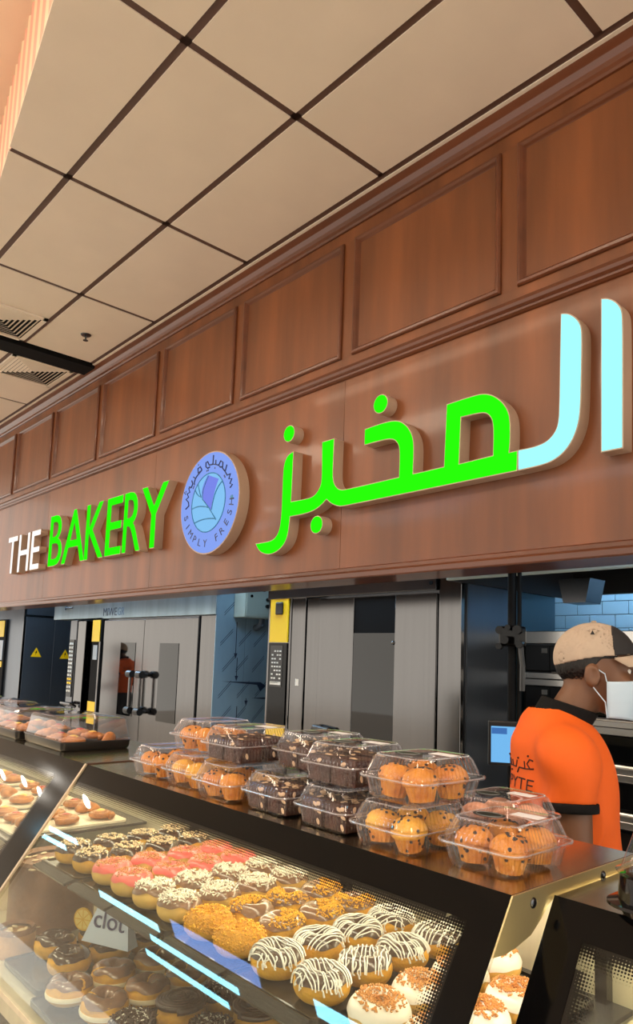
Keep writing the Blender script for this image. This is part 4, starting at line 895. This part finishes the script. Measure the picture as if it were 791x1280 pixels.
RIM_ME = G().tube(_rl, .0014, 5, closed=True).mesh('box_rim', plastic_w, smooth=True)
_bd = G()
for _i, _p in enumerate(fluted(CW - .032, CD - .034, .02, .0712, 0, n=110)):
    _bd.ball(_p, (.0016, .0016, .0012), 5, 3)
BEAD_ME = _bd.mesh('beaded_edge', plastic_w, smooth=True)
stk_b = mat('sticker_black', (22, 22, 24), .4); stk_w = mat('sticker_white', (232, 232, 238), .4)
oval_me = G().prism([(.026 * math.cos(2 * PI * i / 24), .020 * math.sin(2 * PI * i / 24)) for i in range(24)], .0712, .0716, lambda u, v, t: (u, v, t)).mesh('oval_sticker', stk_b)
ring_me = G().tube([(.021 * math.cos(2 * PI * i / 24), .015 * math.sin(2 * PI * i / 24), .0717) for i in range(24)], .0006, 4, closed=True).mesh('sticker_ring', mat('sticker_print', (150, 150, 150), .5))
lab_me = G().box(-.024, .024, -.013, .013, .0712, .0716).mesh('price_label', stk_w)
def clamshell(label, x, y, z, rz=0, sticker=True, group='clear bakery boxes on the case top', wl=True):
    t = thing('bakery_box', label, 'food box', (x, y, z), rz, group)
    link('box_base', CB_ME, t); l = link('box_lid', CL_ME, t); link('box_tab', TAB_ME, l); link('box_rim', RIM_ME, l); link('beaded_edge', BEAD_ME, l)['kind'] = 'stuff'
    if sticker: s = link('oval_sticker', oval_me, l, (-.022, -.012, 0)); link('sticker_ring', ring_me, l, (-.022, -.012, 0))
    if wl: link('price_label', lab_me, l, (.02, .03, 0))
    return t
muf = mat('muffin_top', (226, 150, 44), .6, col2=(182, 98, 26), scale=(35, 35, 35), bump=.4, bscale=(130, 130, 130)); muf_y = mat('muffin_yellow', (236, 178, 62), .6, col2=(206, 136, 38), scale=(30, 30, 30), bump=.3, bscale=(120, 120, 120)); brown = mat('brownie', (78, 38, 22), .6, col2=(42, 18, 10), scale=(40, 40, 40), bump=.5, bscale=(150, 150, 150)); chip = mat('chocolate_chip', (38, 20, 14), .4); paper_m = mat('muffin_side', (222, 150, 52), .6, col2=(184, 104, 30), scale=(40, 40, 40), bump=.3, bscale=(120, 120, 120)); pinkp = mat('pink_bake', (222, 160, 126), .6, var=.2, scale=(40, 40, 40), bump=.3, bscale=(100, 100, 100))
def muffin(m, label, chips=True, seed=1):
    t = thing('muffin', label, 'muffin'); rn = random.Random(seed); n = 32
    rows = []
    for i, (r, z) in enumerate(((.020, 0), (.0235, .012), (.027, .026))):
        rows.append([((r * (1 + (.035 if k % 2 else -.035))) * math.cos(2 * PI * k / n) for _ in (0,)).__next__() and (r * (1 + (.035 if k % 2 else -.035)) * math.cos(2 * PI * k / n), r * (1 + (.035 if k % 2 else -.035)) * math.sin(2 * PI * k / n), z) for k in range(n)])
    G().loops(rows, True, False).obj('muffin_cup', paper_m if m != brown else brown, t)
    L = []
    for (r, z) in ((.026, .025), (.0315, .0275), (.0325, .034), (.029, .044), (.021, .0515), (.011, .0555), (.003, .0565)):
        L.append([(r * (1 + .05 * noise.noise(Vector((math.cos(2 * PI * k / n) * 1.6 + seed, math.sin(2 * PI * k / n) * 1.6, z * 50)))) * math.cos(2 * PI * k / n), r * (1 + .05 * noise.noise(Vector((math.cos(2 * PI * k / n) * 1.6 + seed, math.sin(2 * PI * k / n) * 1.6, z * 50)))) * math.sin(2 * PI * k / n), z) for k in range(n)])
    G().loops(L, False, True).obj('muffin_dome', m, t, smooth=True, angle=3)
    if chips:
        g = G()
        for _ in range(16):
            a = rn.uniform(0, 6.28); q = rn.uniform(.2, 1); r = .031 * q; z = .034 + .021 * math.sqrt(max(0, 1 - q * q)) - (.002 if q > .9 else 0); g.ball((r * math.cos(a), r * math.sin(a), z), .0038, 6, 4)
        for _ in range(8):
            a = rn.uniform(0, 6.28); z = rn.uniform(.005, .024); r = .0205 + .0065 * z / .026; g.ball((r * math.cos(a), r * math.sin(a), z), .003, 6, 4)
        o = g.obj('chocolate_chips', chip, t, smooth=True); o['kind'] = 'stuff'
    return t
def brownie(label, seed, nf=12):
    t = thing('brownie', label, 'brownie'); rn = random.Random(seed); g = G(); M = 7; P = []
    def hz(x, y): return .042 + .005 * noise.noise(Vector((x * 60, y * 60, seed)))
    g.grid([[(-.026 + .052 * i / M, -.026 + .052 * j / M, hz(i, j)) for j in range(M + 1)] for i in range(M + 1)])
    for s in range(4):
        row0 = []; row1 = []
        for i in range(M + 1):
            ii, jj = ((i, 0), (M, i), (M - i, M), (0, M - i))[s]; x, y = -.026 + .052 * ii / M, -.026 + .052 * jj / M
            row0.append((x, y, 0)); row1.append((x, y, hz(ii, jj)))
        g.grid([row0, row1])
    g.obj('brownie_block', brown, t)
    f = G()
    for _ in range(nf):
        M3 = Matrix.Rotation(rn.uniform(0, 6), 3, 'Z') @ Matrix.Rotation(rn.uniform(-.7, .7), 3, 'X'); f.ball((rn.uniform(-.024, .024), rn.uniform(-.024, .024), .0445), (.0062, .0036, .001), 7, 4, M3)
    for s_ in (-1, 1):
        for _ in range(nf // 3):
            Mx = Matrix.Rotation(PI / 2 + rn.uniform(-.3, .3), 3, 'X') @ Matrix.Rotation(rn.uniform(0, 3), 3, 'Z'); f.ball((rn.uniform(-.024, .024), s_ * .0268, rn.uniform(.006, .036)), (.0062, .0036, .001), 7, 4, Mx)
            My = Matrix.Rotation(PI / 2 + rn.uniform(-.3, .3), 3, 'Y') @ Matrix.Rotation(rn.uniform(0, 3), 3, 'Z'); f.ball((s_ * .0268, rn.uniform(-.024, .024), rn.uniform(.006, .036)), (.0062, .0036, .001), 7, 4, My)
    f.obj('almond_flakes', mat('almond_toasted', (204, 172, 136), .6), t)['kind'] = 'stuff'; return t
BP = dict(o=muffin(muf, 'm', True, 2), y=muffin(muf_y, 'm', True, 5), p=muffin(muf_y, 'm', False, 8), b=brownie('b', 3), d=brownie('b', 9, 4), k=muffin(pinkp, 'm', False, 11))
used_b = set()
def bake(kind, loc, rot, label, group, s=1.0):
    if kind not in used_b:
        used_b.add(kind); o = BP[kind]; o.location = loc; o.rotation_euler = rot; o.scale = (s,) * 3
    else: o = dup(BP[kind], loc, rot=rot, scale=(s,) * 3)
    o['label'] = label; o['group'] = group; return o
BX = [  # x, y, level, contents, box label, content label
    (-.643, .975, 0, 'o', 'clear clamshell of orange chocolate chip muffins with an oval black sticker at the case end', 'orange chocolate chip muffin in the box at the case end'),
    (-.803, .945, 0, 'y', 'clear clamshell of yellow muffins under another box next to the end box', 'yellow chip muffin in the lower box by the end box'),
    (-.790, .955, 1, 'o', 'clear clamshell of chip muffins stacked on the yellow muffins', 'chip muffin in the box stacked over the yellow muffins'),
    (-.965, .962, 0, 'b', 'clear clamshell of almond brownies under the dark brownie box', 'almond brownie in the lower box beside the yellow muffins'),
    (-.962, .972, 1, 'd', 'clear clamshell of dark brownies stacked beside the upper chip muffin box', 'brownie in the upper box beside the chip muffins'),
    (-1.128, .962, 0, 'b', 'clear clamshell of chocolate bakes with almond flakes in the lower row', 'almond flake bake in the lower row box'),
    (-1.12, 1.03, 1, 'b', 'clear clamshell of brownies set back on the upper row', 'brownie in the set back upper box'),
    (-1.283, .945, 0, 'oy', 'clear clamshell of chip muffins under the wide brownie box', 'chip muffin in the lower box under the brownies'),
    (-1.285, .965, 1, 'd', 'clear clamshell of chunky brownies stacked above the chip muffins', 'chunky brownie in the box above the chip muffins'),
    (-1.441, .962, 0, 'p', 'clear clamshell of plain yellow cakes in the lower row', 'plain yellow cake in the lower row box'),
    (-1.45, .985, 1, 'o', 'clear clamshell with an orange muffin stacked on the plain yellow cakes', 'orange muffin in the box above the plain yellow cakes'),
    (-1.60, .965, 0, 'o', 'clear clamshell of orange muffins at the far end of the row', 'orange muffin in the last box of the row'),
    (-.752, 1.13, 0, 'k', 'clear clamshell of pinkish pastries behind the end box', 'pinkish pastry in the box behind the end box'),
    (-1.05, 1.14, 0, 'd', 'clear clamshell of brownies in the back row behind the almond brownies', 'brownie in the back row box'),
]
for n, (x, y, lv, kinds, lb, cl2) in enumerate(BX):
    z = ZT + .0005 + lv * (CH + .001); rz = random.uniform(-.025, .025) if n else .03
    clamshell(lb, x, y, z, rz, sticker=(n in (0, 2, 4, 6, 12)), wl=(n in (0, 2, 4, 6, 8, 12)))
    for a in (-1, 1):
        for b in (-1, 1):
            kd = kinds[(a + b > 0) % len(kinds)]; px, py = x + a * .0305, y + b * .0375
            cl3 = '%s, %s, %s' % (cl2, 'rear' if b > 0 else 'glass side', 'bracket side' if a > 0 else 'pastry tray side')
            if kd in 'bd': bake(kd, (px, py, z + .0035), (0, 0, random.uniform(-.08, .08)), cl3, 'bakes in the clear boxes', 1.08)
            elif kd in 'yp':  bake(kd, (px, py, z + .0045), (random.uniform(-.25, .25), random.uniform(-.25, .25), random.uniform(0, 6)), cl3, 'bakes in the clear boxes', .91)
            else: bake(kd, (px, py, z + .004), (random.uniform(-.12, .12), random.uniform(-.12, .12), random.uniform(0, 6)), cl3, 'bakes in the clear boxes', .93)
# black based cake box on the near case
cb = thing('cake_box', 'clear domed cake box with a glossy black base on the case beside the bracket', 'food box', (-.365, 1.035, 1.2855))
bw = .21
G().loops([[(p[0], p[1], z) for p in rrect(bw - i, bw - i, .04, 8)] for i, z in ((.03, 0), (.015, .003), (.012, .012), (-.012, .014), (-.012, .018), (.008, .02), (.012, .05), (.02, .052), (.03, .016))], True, True).obj('black_base', mat('glossy_black_plastic', (10, 10, 14), .08), cb, smooth=True, angle=.6)
G().loops([[(p[0], p[1], z) for p in rrect(bw - i, bw - i, .04, 8)] for i, z in ((.008, .052), (.004, .056), (.014, .058), (.04, .105), (.05, .115), (.07, .12))], False, True).obj('clear_dome', plastic, cb, smooth=True, angle=.5)
pastry(PR_C, (-.35, 1.03, 1.3025), .5, 'croissant inside the black based cake box on its aisle side', 'pastries in the black based box')
pastry(PR_C, (-.40, 1.07, 1.3025), 2.5, 'croissant inside the black based cake box', 'pastries in the black based box')
G().box(-.549 - .1255, .8 - .1255, -.14, YB - 1.0, 1.05, 1.058).obj('upper_shelf', case_in, U2)
# cake boards inside the near case
for i, (x, y) in enumerate(((-.36, 1.05), (-.02, 1.05))):
    o = G().loops([[(p[0], p[1], zz) for p in rrect(.3, .24, .01)] for zz in (0, .004)], True, True).obj('cake_board', board); o.location = (x, y, 1.0585); tag(o, ('empty paper board on the near case shelf beside the bracket', 'second empty paper board further along the near case shelf')[i], 'board')

# ------------------------------------------------------------------ the man in orange
def sdf_mesh(f, lo, hi, h, name, m):
    lo = np.array(lo, float); hi = np.array(hi, float); n = np.ceil((hi - lo) / h).astype(int) + 1
    ax = [lo[i] + h * np.arange(n[i]) for i in range(3)]
    X, Y, Z = np.meshgrid(*ax, indexing='ij'); V = f(X, Y, Z); s = V < 0
    c = [s[i:n[0] - 1 + i, j:n[1] - 1 + j, k:n[2] - 1 + k] for i in (0, 1) for j in (0, 1) for k in (0, 1)]
    tot = sum(x.astype(np.int8) for x in c); mask = (tot > 0) & (tot < 8); ids = -np.ones(mask.shape, int); ids[mask] = np.arange(mask.sum())
    I = np.argwhere(mask); acc = np.zeros((len(I), 3)); cnt = np.zeros(len(I))
    for a in range(3):
        b, d = [q for q in range(3) if q != a]
        for ob in (0, 1):
            for od in (0, 1):
                o0 = np.zeros(3, int); o0[b] = ob; o0[d] = od; o1 = o0.copy(); o1[a] = 1
                p, q = I + o0, I + o1; v0, v1 = V[p[:, 0], p[:, 1], p[:, 2]], V[q[:, 0], q[:, 1], q[:, 2]]
                cr = (v0 < 0) != (v1 < 0); t = np.where(cr, v0 / np.where(v0 - v1 == 0, 1, v0 - v1), 0)
                pt = p + (q - p) * t[:, None]; acc[cr] += pt[cr]; cnt[cr] += 1
    verts = lo + (acc / cnt[:, None]) * h; faces = []
    for a in range(3):
        b, d = (a + 1) % 3, (a + 2) % 3
        sl0 = [slice(None)] * 3; sl1 = [slice(None)] * 3; sl0[a] = slice(0, n[a] - 1); sl1[a] = slice(1, n[a])
        E = np.argwhere(s[tuple(sl0)] != s[tuple(sl1)]); ok = (E[:, b] > 0) & (E[:, d] > 0) & (E[:, b] < n[b] - 1) & (E[:, d] < n[d] - 1); E = E[ok]
        eb = np.zeros(3, int); eb[b] = 1; ed = np.zeros(3, int); ed[d] = 1
        q = [E - eb - ed, E - ed, E, E - eb]; q = np.stack([ids[k[:, 0], k[:, 1], k[:, 2]] for k in q], 1)
        fl = s[E[:, 0], E[:, 1], E[:, 2]]; q[~fl] = q[~fl][:, ::-1]; faces.append(q)
    faces = np.concatenate(faces); faces = faces[(faces >= 0).all(1)]
    me = bpy.data.meshes.new(name); me.from_pydata(verts.tolist(), [], faces.tolist()); me.materials.append(m)
    for p in me.polygons: p.use_smooth = True
    return me
def caps(X, Y, Z, a, b, ra, rb):
    a = np.array(a); b = np.array(b); d = b - a; L = d @ d
    t = np.clip(((X - a[0]) * d[0] + (Y - a[1]) * d[1] + (Z - a[2]) * d[2]) / L, 0, 1)
    return np.sqrt((X - a[0] - t * d[0]) ** 2 + (Y - a[1] - t * d[1]) ** 2 + (Z - a[2] - t * d[2]) ** 2) - (ra + (rb - ra) * t)
def ell(X, Y, Z, c, r):
    x, y, z = (X - c[0]), (Y - c[1]), (Z - c[2]); k0 = np.sqrt((x / r[0]) ** 2 + (y / r[1]) ** 2 + (z / r[2]) ** 2); k1 = np.sqrt((x / r[0] ** 2) ** 2 + (y / r[1] ** 2) ** 2 + (z / r[2] ** 2) ** 2)
    return k0 * (k0 - 1) / np.maximum(k1, 1e-6)
def smin(a, b, k): h = np.clip(.5 + .5 * (b - a) / k, 0, 1); return b + (a - b) * h - k * h * (1 - h)
# local frame: +y forward, +x his right, z up
HY = .105       # head set forward
HT = math.radians(-14)   # head turned to his right
def hrot(X, Y): c, s = math.cos(HT), math.sin(HT); x, y = X, Y - HY; return c * x + s * y, -s * x + c * y
SH, EL, WR = (.172, -.005, 1.395), (.205, .0, 1.115), (.19, .235, 1.04)
def mir(p): return (-p[0], p[1], p[2])
def head_sdf(X, Y, Z):
    x, y = hrot(X, Y); ax_ = np.abs(x)
    f = ell(x, y, Z, (0, -.012, 1.632), (.077, .097, .088))
    f = smin(f, ell(x, y, Z, (0, .03, 1.565), (.06, .066, .075)), .03)
    f = smin(f, ell(x, y, Z, (0, .055, 1.515), (.034, .034, .03)), .03)      # chin
    f = smin(f, ell(x, y, Z, (0, .075, 1.632), (.052, .016, .014)), .018)    # brow
    f = smin(f, ell(ax_, y, Z, (.04, .066, 1.575), (.024, .02, .02)), .02)   # cheek
    f = smin(f, caps(x, y, Z, (0, .088, 1.615), (0, .112, 1.572), .007, .013), .012)   # nose
    f = smin(f, ell(ax_, y, Z, (.012, .1, 1.567), (.008, .01, .007)), .006)
    f = np.maximum(f, -ell(ax_, y, Z, (.032, .094, 1.605), (.015, .012, .010)))        # eye sockets
    f = smin(f, ell(x, y, Z, (0, .094, 1.538), (.022, .01, .006)), .006); f = smin(f, ell(x, y, Z, (0, .092, 1.527), (.02, .01, .006)), .006)  # lips
    ear = ell(ax_, y, Z, (.081, -.012, 1.592), (.011, .021, .033)); ear = np.maximum(ear, -ell(ax_, y, Z, (.092, -.006, 1.595), (.008, .011, .02)))
    return smin(f, ear, .006)
def arm_sdf(X, Y, Z, add=0.0):
    AX = np.abs(X)
    f = caps(AX, Y, Z, SH, EL, .052 + add, .043 + add); return smin(f, caps(AX, Y, Z, EL, WR, .043 + add, .029 + add), .02)
def hand_sdf(X, Y, Z):
    AX = np.abs(X); w_ = np.array(WR); f = ell(AX, Y, Z, (w_[0] - .005, w_[1] + .045, w_[2] - .012), (.016, .048, .038))
    for k, (dz, ln) in enumerate(((.024, .072), (.008, .08), (-.010, .075), (-.028, .06))):
        a = np.array((w_[0] - .005, w_[1] + .085, w_[2] - .012 + dz)); b = a + np.array((-.012, ln * .5, -.004)); c = b + np.array((-.028, ln * .4, -.010))
        f = smin(f, np.minimum(caps(AX, Y, Z, a, b, .0092, .0085), caps(AX, Y, Z, b, c, .0085, .0072)), .004)
    a = np.array((w_[0] - .012, w_[1] + .02, w_[2] + .022)); b = a + np.array((-.03, .03, .014)); c = b + np.array((-.012, .032, -.002))
    return smin(f, np.minimum(caps(AX, Y, Z, a, b, .0115, .0098), caps(AX, Y, Z, b, c, .0098, .008)), .006)
def torso_sdf(X, Y, Z, add=0.0):
    f = ell(X, Y, Z, (0, .012, 1.27), (.168 + add, .128 + add, .21 + add))
    f = smin(f, ell(X, Y, Z, (0, .024, 1.04), (.150 + add, .130 + add, .22 + add)), .06)
    f = smin(f, caps(np.abs(X), Y, Z, (.05, -.022, 1.425), (.165, -.012, 1.39), .05 + add, .052 + add), .05)
    f = smin(f, caps(X, Y, Z, (0, -.035, 1.40), (0, -.03, 1.44), .075 + add, .06 + add), .05)
    return f
def leg_sdf(X, Y, Z, add=0.0):
    AX = np.abs(X); f = ell(X, Y, Z, (0, -.005, .90), (.158 + add, .115 + add, .13 + add))
    f = smin(f, caps(AX, Y, Z, (.085, 0, .86), (.095, .015, .48), .082 + add, .058 + add), .03); return smin(f, caps(AX, Y, Z, (.095, .015, .48), (.095, -.015, .09), .055 + add, .04 + add), .02)
def body_sdf(X, Y, Z):
    f = smin(torso_sdf(X, Y, Z, -.012), leg_sdf(X, Y, Z, -.008), .03)
    f = smin(f, caps(X, Y, Z, (0, -.02, 1.40), (0, .07, 1.55), .058, .054), .03)
    f = smin(f, head_sdf(X, Y, Z), .018)
    f = smin(f, arm_sdf(X, Y, Z), .03); f = smin(f, hand_sdf(X, Y, Z), .01)
    return smin(f, ell(np.abs(X), Y, Z, (.095, .04, .05), (.04, .11, .035)), .03)
skin = mat('skin', (106, 70, 46), .5, var=.06, scale=(12, 12, 12), sub=.08)
def make_person(label, loc, rz):
    t = thing('person', label, 'person', loc, rz)
    link('body', sdf_mesh(body_sdf, (-.32, -.2, .0), (.32, .42, 1.76), .0065, 'body', skin), t)
    orange = mat('orange_jersey', (230, 96, 8), .75, var=.04, scale=(10, 10, 10)); blk_f = mat('black_rib', (13, 12, 13), .8, spec=.2)
    def shirt(X, Y, Z):
        AX = np.abs(X); f = torso_sdf(X, Y, Z, .012)
        wr = .006 * np.sin(38 * (Z - 1.2) + 22 * AX + 10 * Y) * np.clip((AX - .10) * 12, 0, 1) + .0035 * np.sin(24 * Z + 30 * Y - 14 * X) * np.clip((1.25 - Z) * 5, 0, 1)
        sl = caps(AX, Y, Z, SH, (.20, -.004, 1.15), .064, .067); f = smin(f, sl, .035) + wr
        f = np.maximum(f, .86 - Z); e = np.array((.034, .005, -.28)); e = e / np.linalg.norm(e)
        cut = (AX - SH[0]) * e[0] + (Y - SH[1]) * e[1] + (Z - SH[2]) * e[2] - .122
        f = np.where(AX > .165, np.maximum(f, cut), f)
        hole = caps(X, Y, Z, (0, -.035, 1.40), (0, .075, 1.58), .062, .066)
        return np.maximum(f, -hole)
    sh_me = sdf_mesh(shirt, (-.33, -.2, .84), (.33, .2, 1.5), .006, 'polo_shirt', orange); so = link('polo_shirt', sh_me, t)
    def cuff(X, Y, Z):
        AX = np.abs(X) + 0; e = np.array((.034, .005, -.28)); e = e / np.linalg.norm(e); s_ = (AX - SH[0]) * e[0] + (Y - SH[1]) * e[1] + (Z - SH[2]) * e[2]
        f = caps(AX, Y, Z, SH, (.20, -.004, 1.15), .065, .0685); f = np.maximum(f, s_ - .142); f = np.maximum(f, .118 - s_); return np.maximum(f, -caps(AX, Y, Z, SH, EL, .055, .05))
    for xa, xb in ((-.33, -.1), (.1, .33)): link('sleeve_cuff', sdf_mesh(cuff, (xa, -.12, 1.19), (xb, .12, 1.37), .0055, 'sleeve_cuff', blk_f), so)
    def collar(X, Y, Z):
        f = np.abs(caps(X, Y, Z, (0, -.032, 1.40), (0, .075, 1.585), .068, .070)) - .007; s_ = (Z - 1.44) + (Y + .03) * .3
        return np.maximum(np.maximum(f, s_ - .088), -(s_ + .03))
    link('collar', sdf_mesh(collar, (-.1, -.15, 1.34), (.1, .16, 1.56), .0045, 'collar', blk_f), so)
    # lettering on the back
    bvh = BVHTree.FromPolygons([v.co for v in sh_me.vertices], [p.vertices for p in sh_me.polygons])
    def wrap(x, z, lift=.0015):
        h = bvh.ray_cast(Vector((x, -.6, z)), Vector((0, 1, 0)))
        return Vector((x, (h[0].y if h[0] else -.1) - lift, z))
    txt = mat('shirt_print', (62, 22, 16), .8); a, b, c, d = text_bounds('PPYTE')
    me = curve_mesh(text_curve('PPYTE', 0), 'lettering', txt, lambda p: wrap((p.x - a) / (b - a) * .15 - .022, 1.287 + (p.y - c) / (d - c) * .03)); link('lettering', me, so)
    for st in ([(.088, .05), (.075, .052), (.066, .04), (.078, .028), (.09, .03)], [(.09, .03), (.06, .026), (.055, .045)], [(.06, .026), (.035, .026), (.028, .012)], [(.024, .044), (.02, .026), (.0, .026), (-.004, .042)], [(.0, .026), (-.018, .026), (-.022, .044)], [(-.018, .026), (-.04, .022), (-.058, .034), (-.062, .05)]):
        g = G(); g.tube([wrap(x + .03, 1.315 + z, .0005) for x, z in st], .0022, 5); g.obj('lettering', txt, so)
    for x, z in ((.07, .06), (.03, .05), (-.01, .014), (-.03, .052), (-.036, .052)): g = G(); g.ball(wrap(x + .03, 1.315 + z), .003, 6, 4); g.obj('lettering_dot', txt, so)
    def trousers(X, Y, Z): return np.maximum(np.maximum(leg_sdf(X, Y, Z, .010), Z - .97), .06 - Z)
    link('trousers', sdf_mesh(trousers, (-.22, -.16, .04), (.22, .16, .99), .008, 'trousers', mat('black_trousers', (24, 24, 28), .8)), t)
    def shoes(X, Y, Z): return np.maximum(smin(ell(np.abs(X), Y, Z, (.095, .045, .045), (.05, .135, .05)), ell(np.abs(X), Y, Z, (.095, -.03, .07), (.045, .06, .06)), .03), -Z)
    link('shoes', sdf_mesh(shoes, (-.17, -.12, -.01), (.17, .2, .15), .007, 'shoes', black_plastic), t)
    # things on the head are modelled in head space and turned with it
    def hp(p): c, s = math.cos(HT), math.sin(HT); return Vector((c * p[0] - s * p[1], s * p[0] + c * p[1] + HY, p[2]))
    def turn(me):
        for v in me.vertices: v.co = hp(v.co)
        return me
    hairm = mat('black_hair', (16, 13, 12), .55, bump=.3, bscale=(300, 300, 60))
    def hair(X, Y, Z):
        f = ell(X, Y, Z, (0, -.016, 1.634), (.0815, .099, .090)); f = np.maximum(f, -ell(X, Y, Z, (0, -.008, 1.62), (.074, .095, .085)))
        ax_ = np.abs(X); low = 1.618 - np.clip((-.005 - Y) * 1.15, -.02, .07); f = np.maximum(f, low - Z); return np.maximum(f, Y - .055)
    link('hair', turn(sdf_mesh(hair, (-.1, -.13, 1.5), (.1, .07, 1.74), .0045, 'hair', hairm)), t)
    capm = mat('cap_beige', (176, 158, 140), .8, var=.05, scale=(40, 40, 40)); capb = mat('cap_black', (30, 29, 31), .8)
    def crown(X, Y, Z, off=0):
        f = ell(X, Y, Z, (0, -.008, 1.640), (.0885 + off, .109 + off, .099 + off)); f = np.maximum(f, -ell(X, Y, Z, (0, -.008, 1.64), (.083, .103, .094)))
        rim = 1.638 + .13 * (Y + .02) * (Y > -.02) + .26 * (Y + .02) * (Y <= -.02); return np.maximum(f, rim - Z)
    cp = link('cap', turn(sdf_mesh(crown, (-.11, -.14, 1.58), (.11, .12, 1.77), .0042, 'cap', capm)), t)
    def front(X, Y, Z): f = crown(X, Y, Z, .0016); return np.maximum(f, (.038 + .10 * (1.70 - Z)) * (Z < 1.9) - Y)
    link('cap_front_panel', turn(sdf_mesh(front, (-.11, .0, 1.62), (.11, .12, 1.77), .0038, 'cap_front_panel', capb)), cp)
    g = G(); P = []; Q = []
    for i in range(13):
        a = math.radians(-62 + 124 * i / 12); row = []; row2 = []
        for j in range(7):
            u = j / 6; r = 1 + u * .62 * math.cos(a * .75) ** 1.0; x, y = .088 * math.sin(a) * (1 + .08 * u), -.008 + .108 * math.cos(a) + .078 * u * max(.05, math.cos(a)); z = 1.653 + .13 * 0 - .018 * u - .16 * x * x / .01 * .12
            row.append((x, y, z)); row2.append((x, y, z - .0035))
        P.append(row); Q.append(row2)
    g.grid(P); g.grid(Q)
    g.add([P[i][-1] for i in range(13)] + [Q[i][-1] for i in range(13)], [(i, i + 1, 14 + i, 13 + i) for i in range(12)])
    link('cap_brim', turn(g.mesh('cap_brim', capm, smooth=True, angle=1)), cp)
    g = G(); g.ball((0, -.008, 1.7405), (.008, .008, .004), 10, 6); link('cap_button', turn(g.mesh('cap_button', capm, smooth=True)), cp)
    g = G(); g.prism([(-.006, -.006), (.006, -.006), (0, .006)], .0, .001, lambda u, v, t: (.074 + t, u - .01, 1.708 + v)); link('cap_emblem', turn(g.mesh('cap_emblem', capb)), cp)
    # mask
    mk = mat('mask_white', (186, 208, 226), .7); g = G(); P = []
    for i in range(25):
        a = math.radians(-90 + 180 * i / 24); row = []
        side = abs(math.sin(a))
        for j in range(15):
            v = j / 14; z = 1.590 - .012 * side - v * (.118 - .022 * side) ; bul = .012 * math.exp(-((v - .12) / .22) ** 2) * math.cos(a) ** 4 + .003 * (abs((v * 4) % 1 - .5) * 2)
            ry = .094 - .028 * v * v + bul; rx = .0765 - .010 * v * v + .002
            row.append((rx * math.sin(a), .024 + ry * math.cos(a), z))
        P.append(row)
    g.grid(P); mo = link('face_mask', turn(g.mesh('face_mask', mk, smooth=True, angle=3)), t)
    md = mo.modifiers.new('thick', 'SOLIDIFY'); md.thickness = .0015
    for s_ in (-1, 1):
        for zz, ez in ((1.576, 1.618), (1.49, 1.565)):
            q = P[-1 if s_ > 0 else 0][0 if zz > 1.55 else -1]
            g = G(); g.tube([q, (s_ * .079, .02, (q[2] + ez) / 2), (s_ * .082, -.012, ez)], .0016, 5); link('ear_loop', turn(g.mesh('ear_loop', mk)), mo)
    ew = mat('eye_white', (226, 220, 212), .2); ei = mat('iris', (22, 14, 10), .1)
    for s_ in (-1, 1):
        g = G(); g.ball((s_ * .032, .0765, 1.606), .0095, 12, 8); link('eye', turn(g.mesh('eye', ew, smooth=True)), t)
        g = G(); g.ball((s_ * .032, .0835, 1.605), .0042, 10, 6); link('iris', turn(g.mesh('iris', ei, smooth=True)), t)
        g = G(); g.tube([(s_ * .012, .096, 1.630), (s_ * .032, .094, 1.637), (s_ * .055, .078, 1.630)], [.003, .004, .002], 6); link('eyebrow', turn(g.mesh('eyebrow', hairm)), t)
    return t
man = make_person('man in an orange polo, beige and black cap and white face mask behind the counter', (-1.06, 1.86, -.012), math.radians(-50))
mate = dup(man, (-10.5, 1.75, 0), 1.2, 'second worker in an orange polo standing farther along behind the counter')
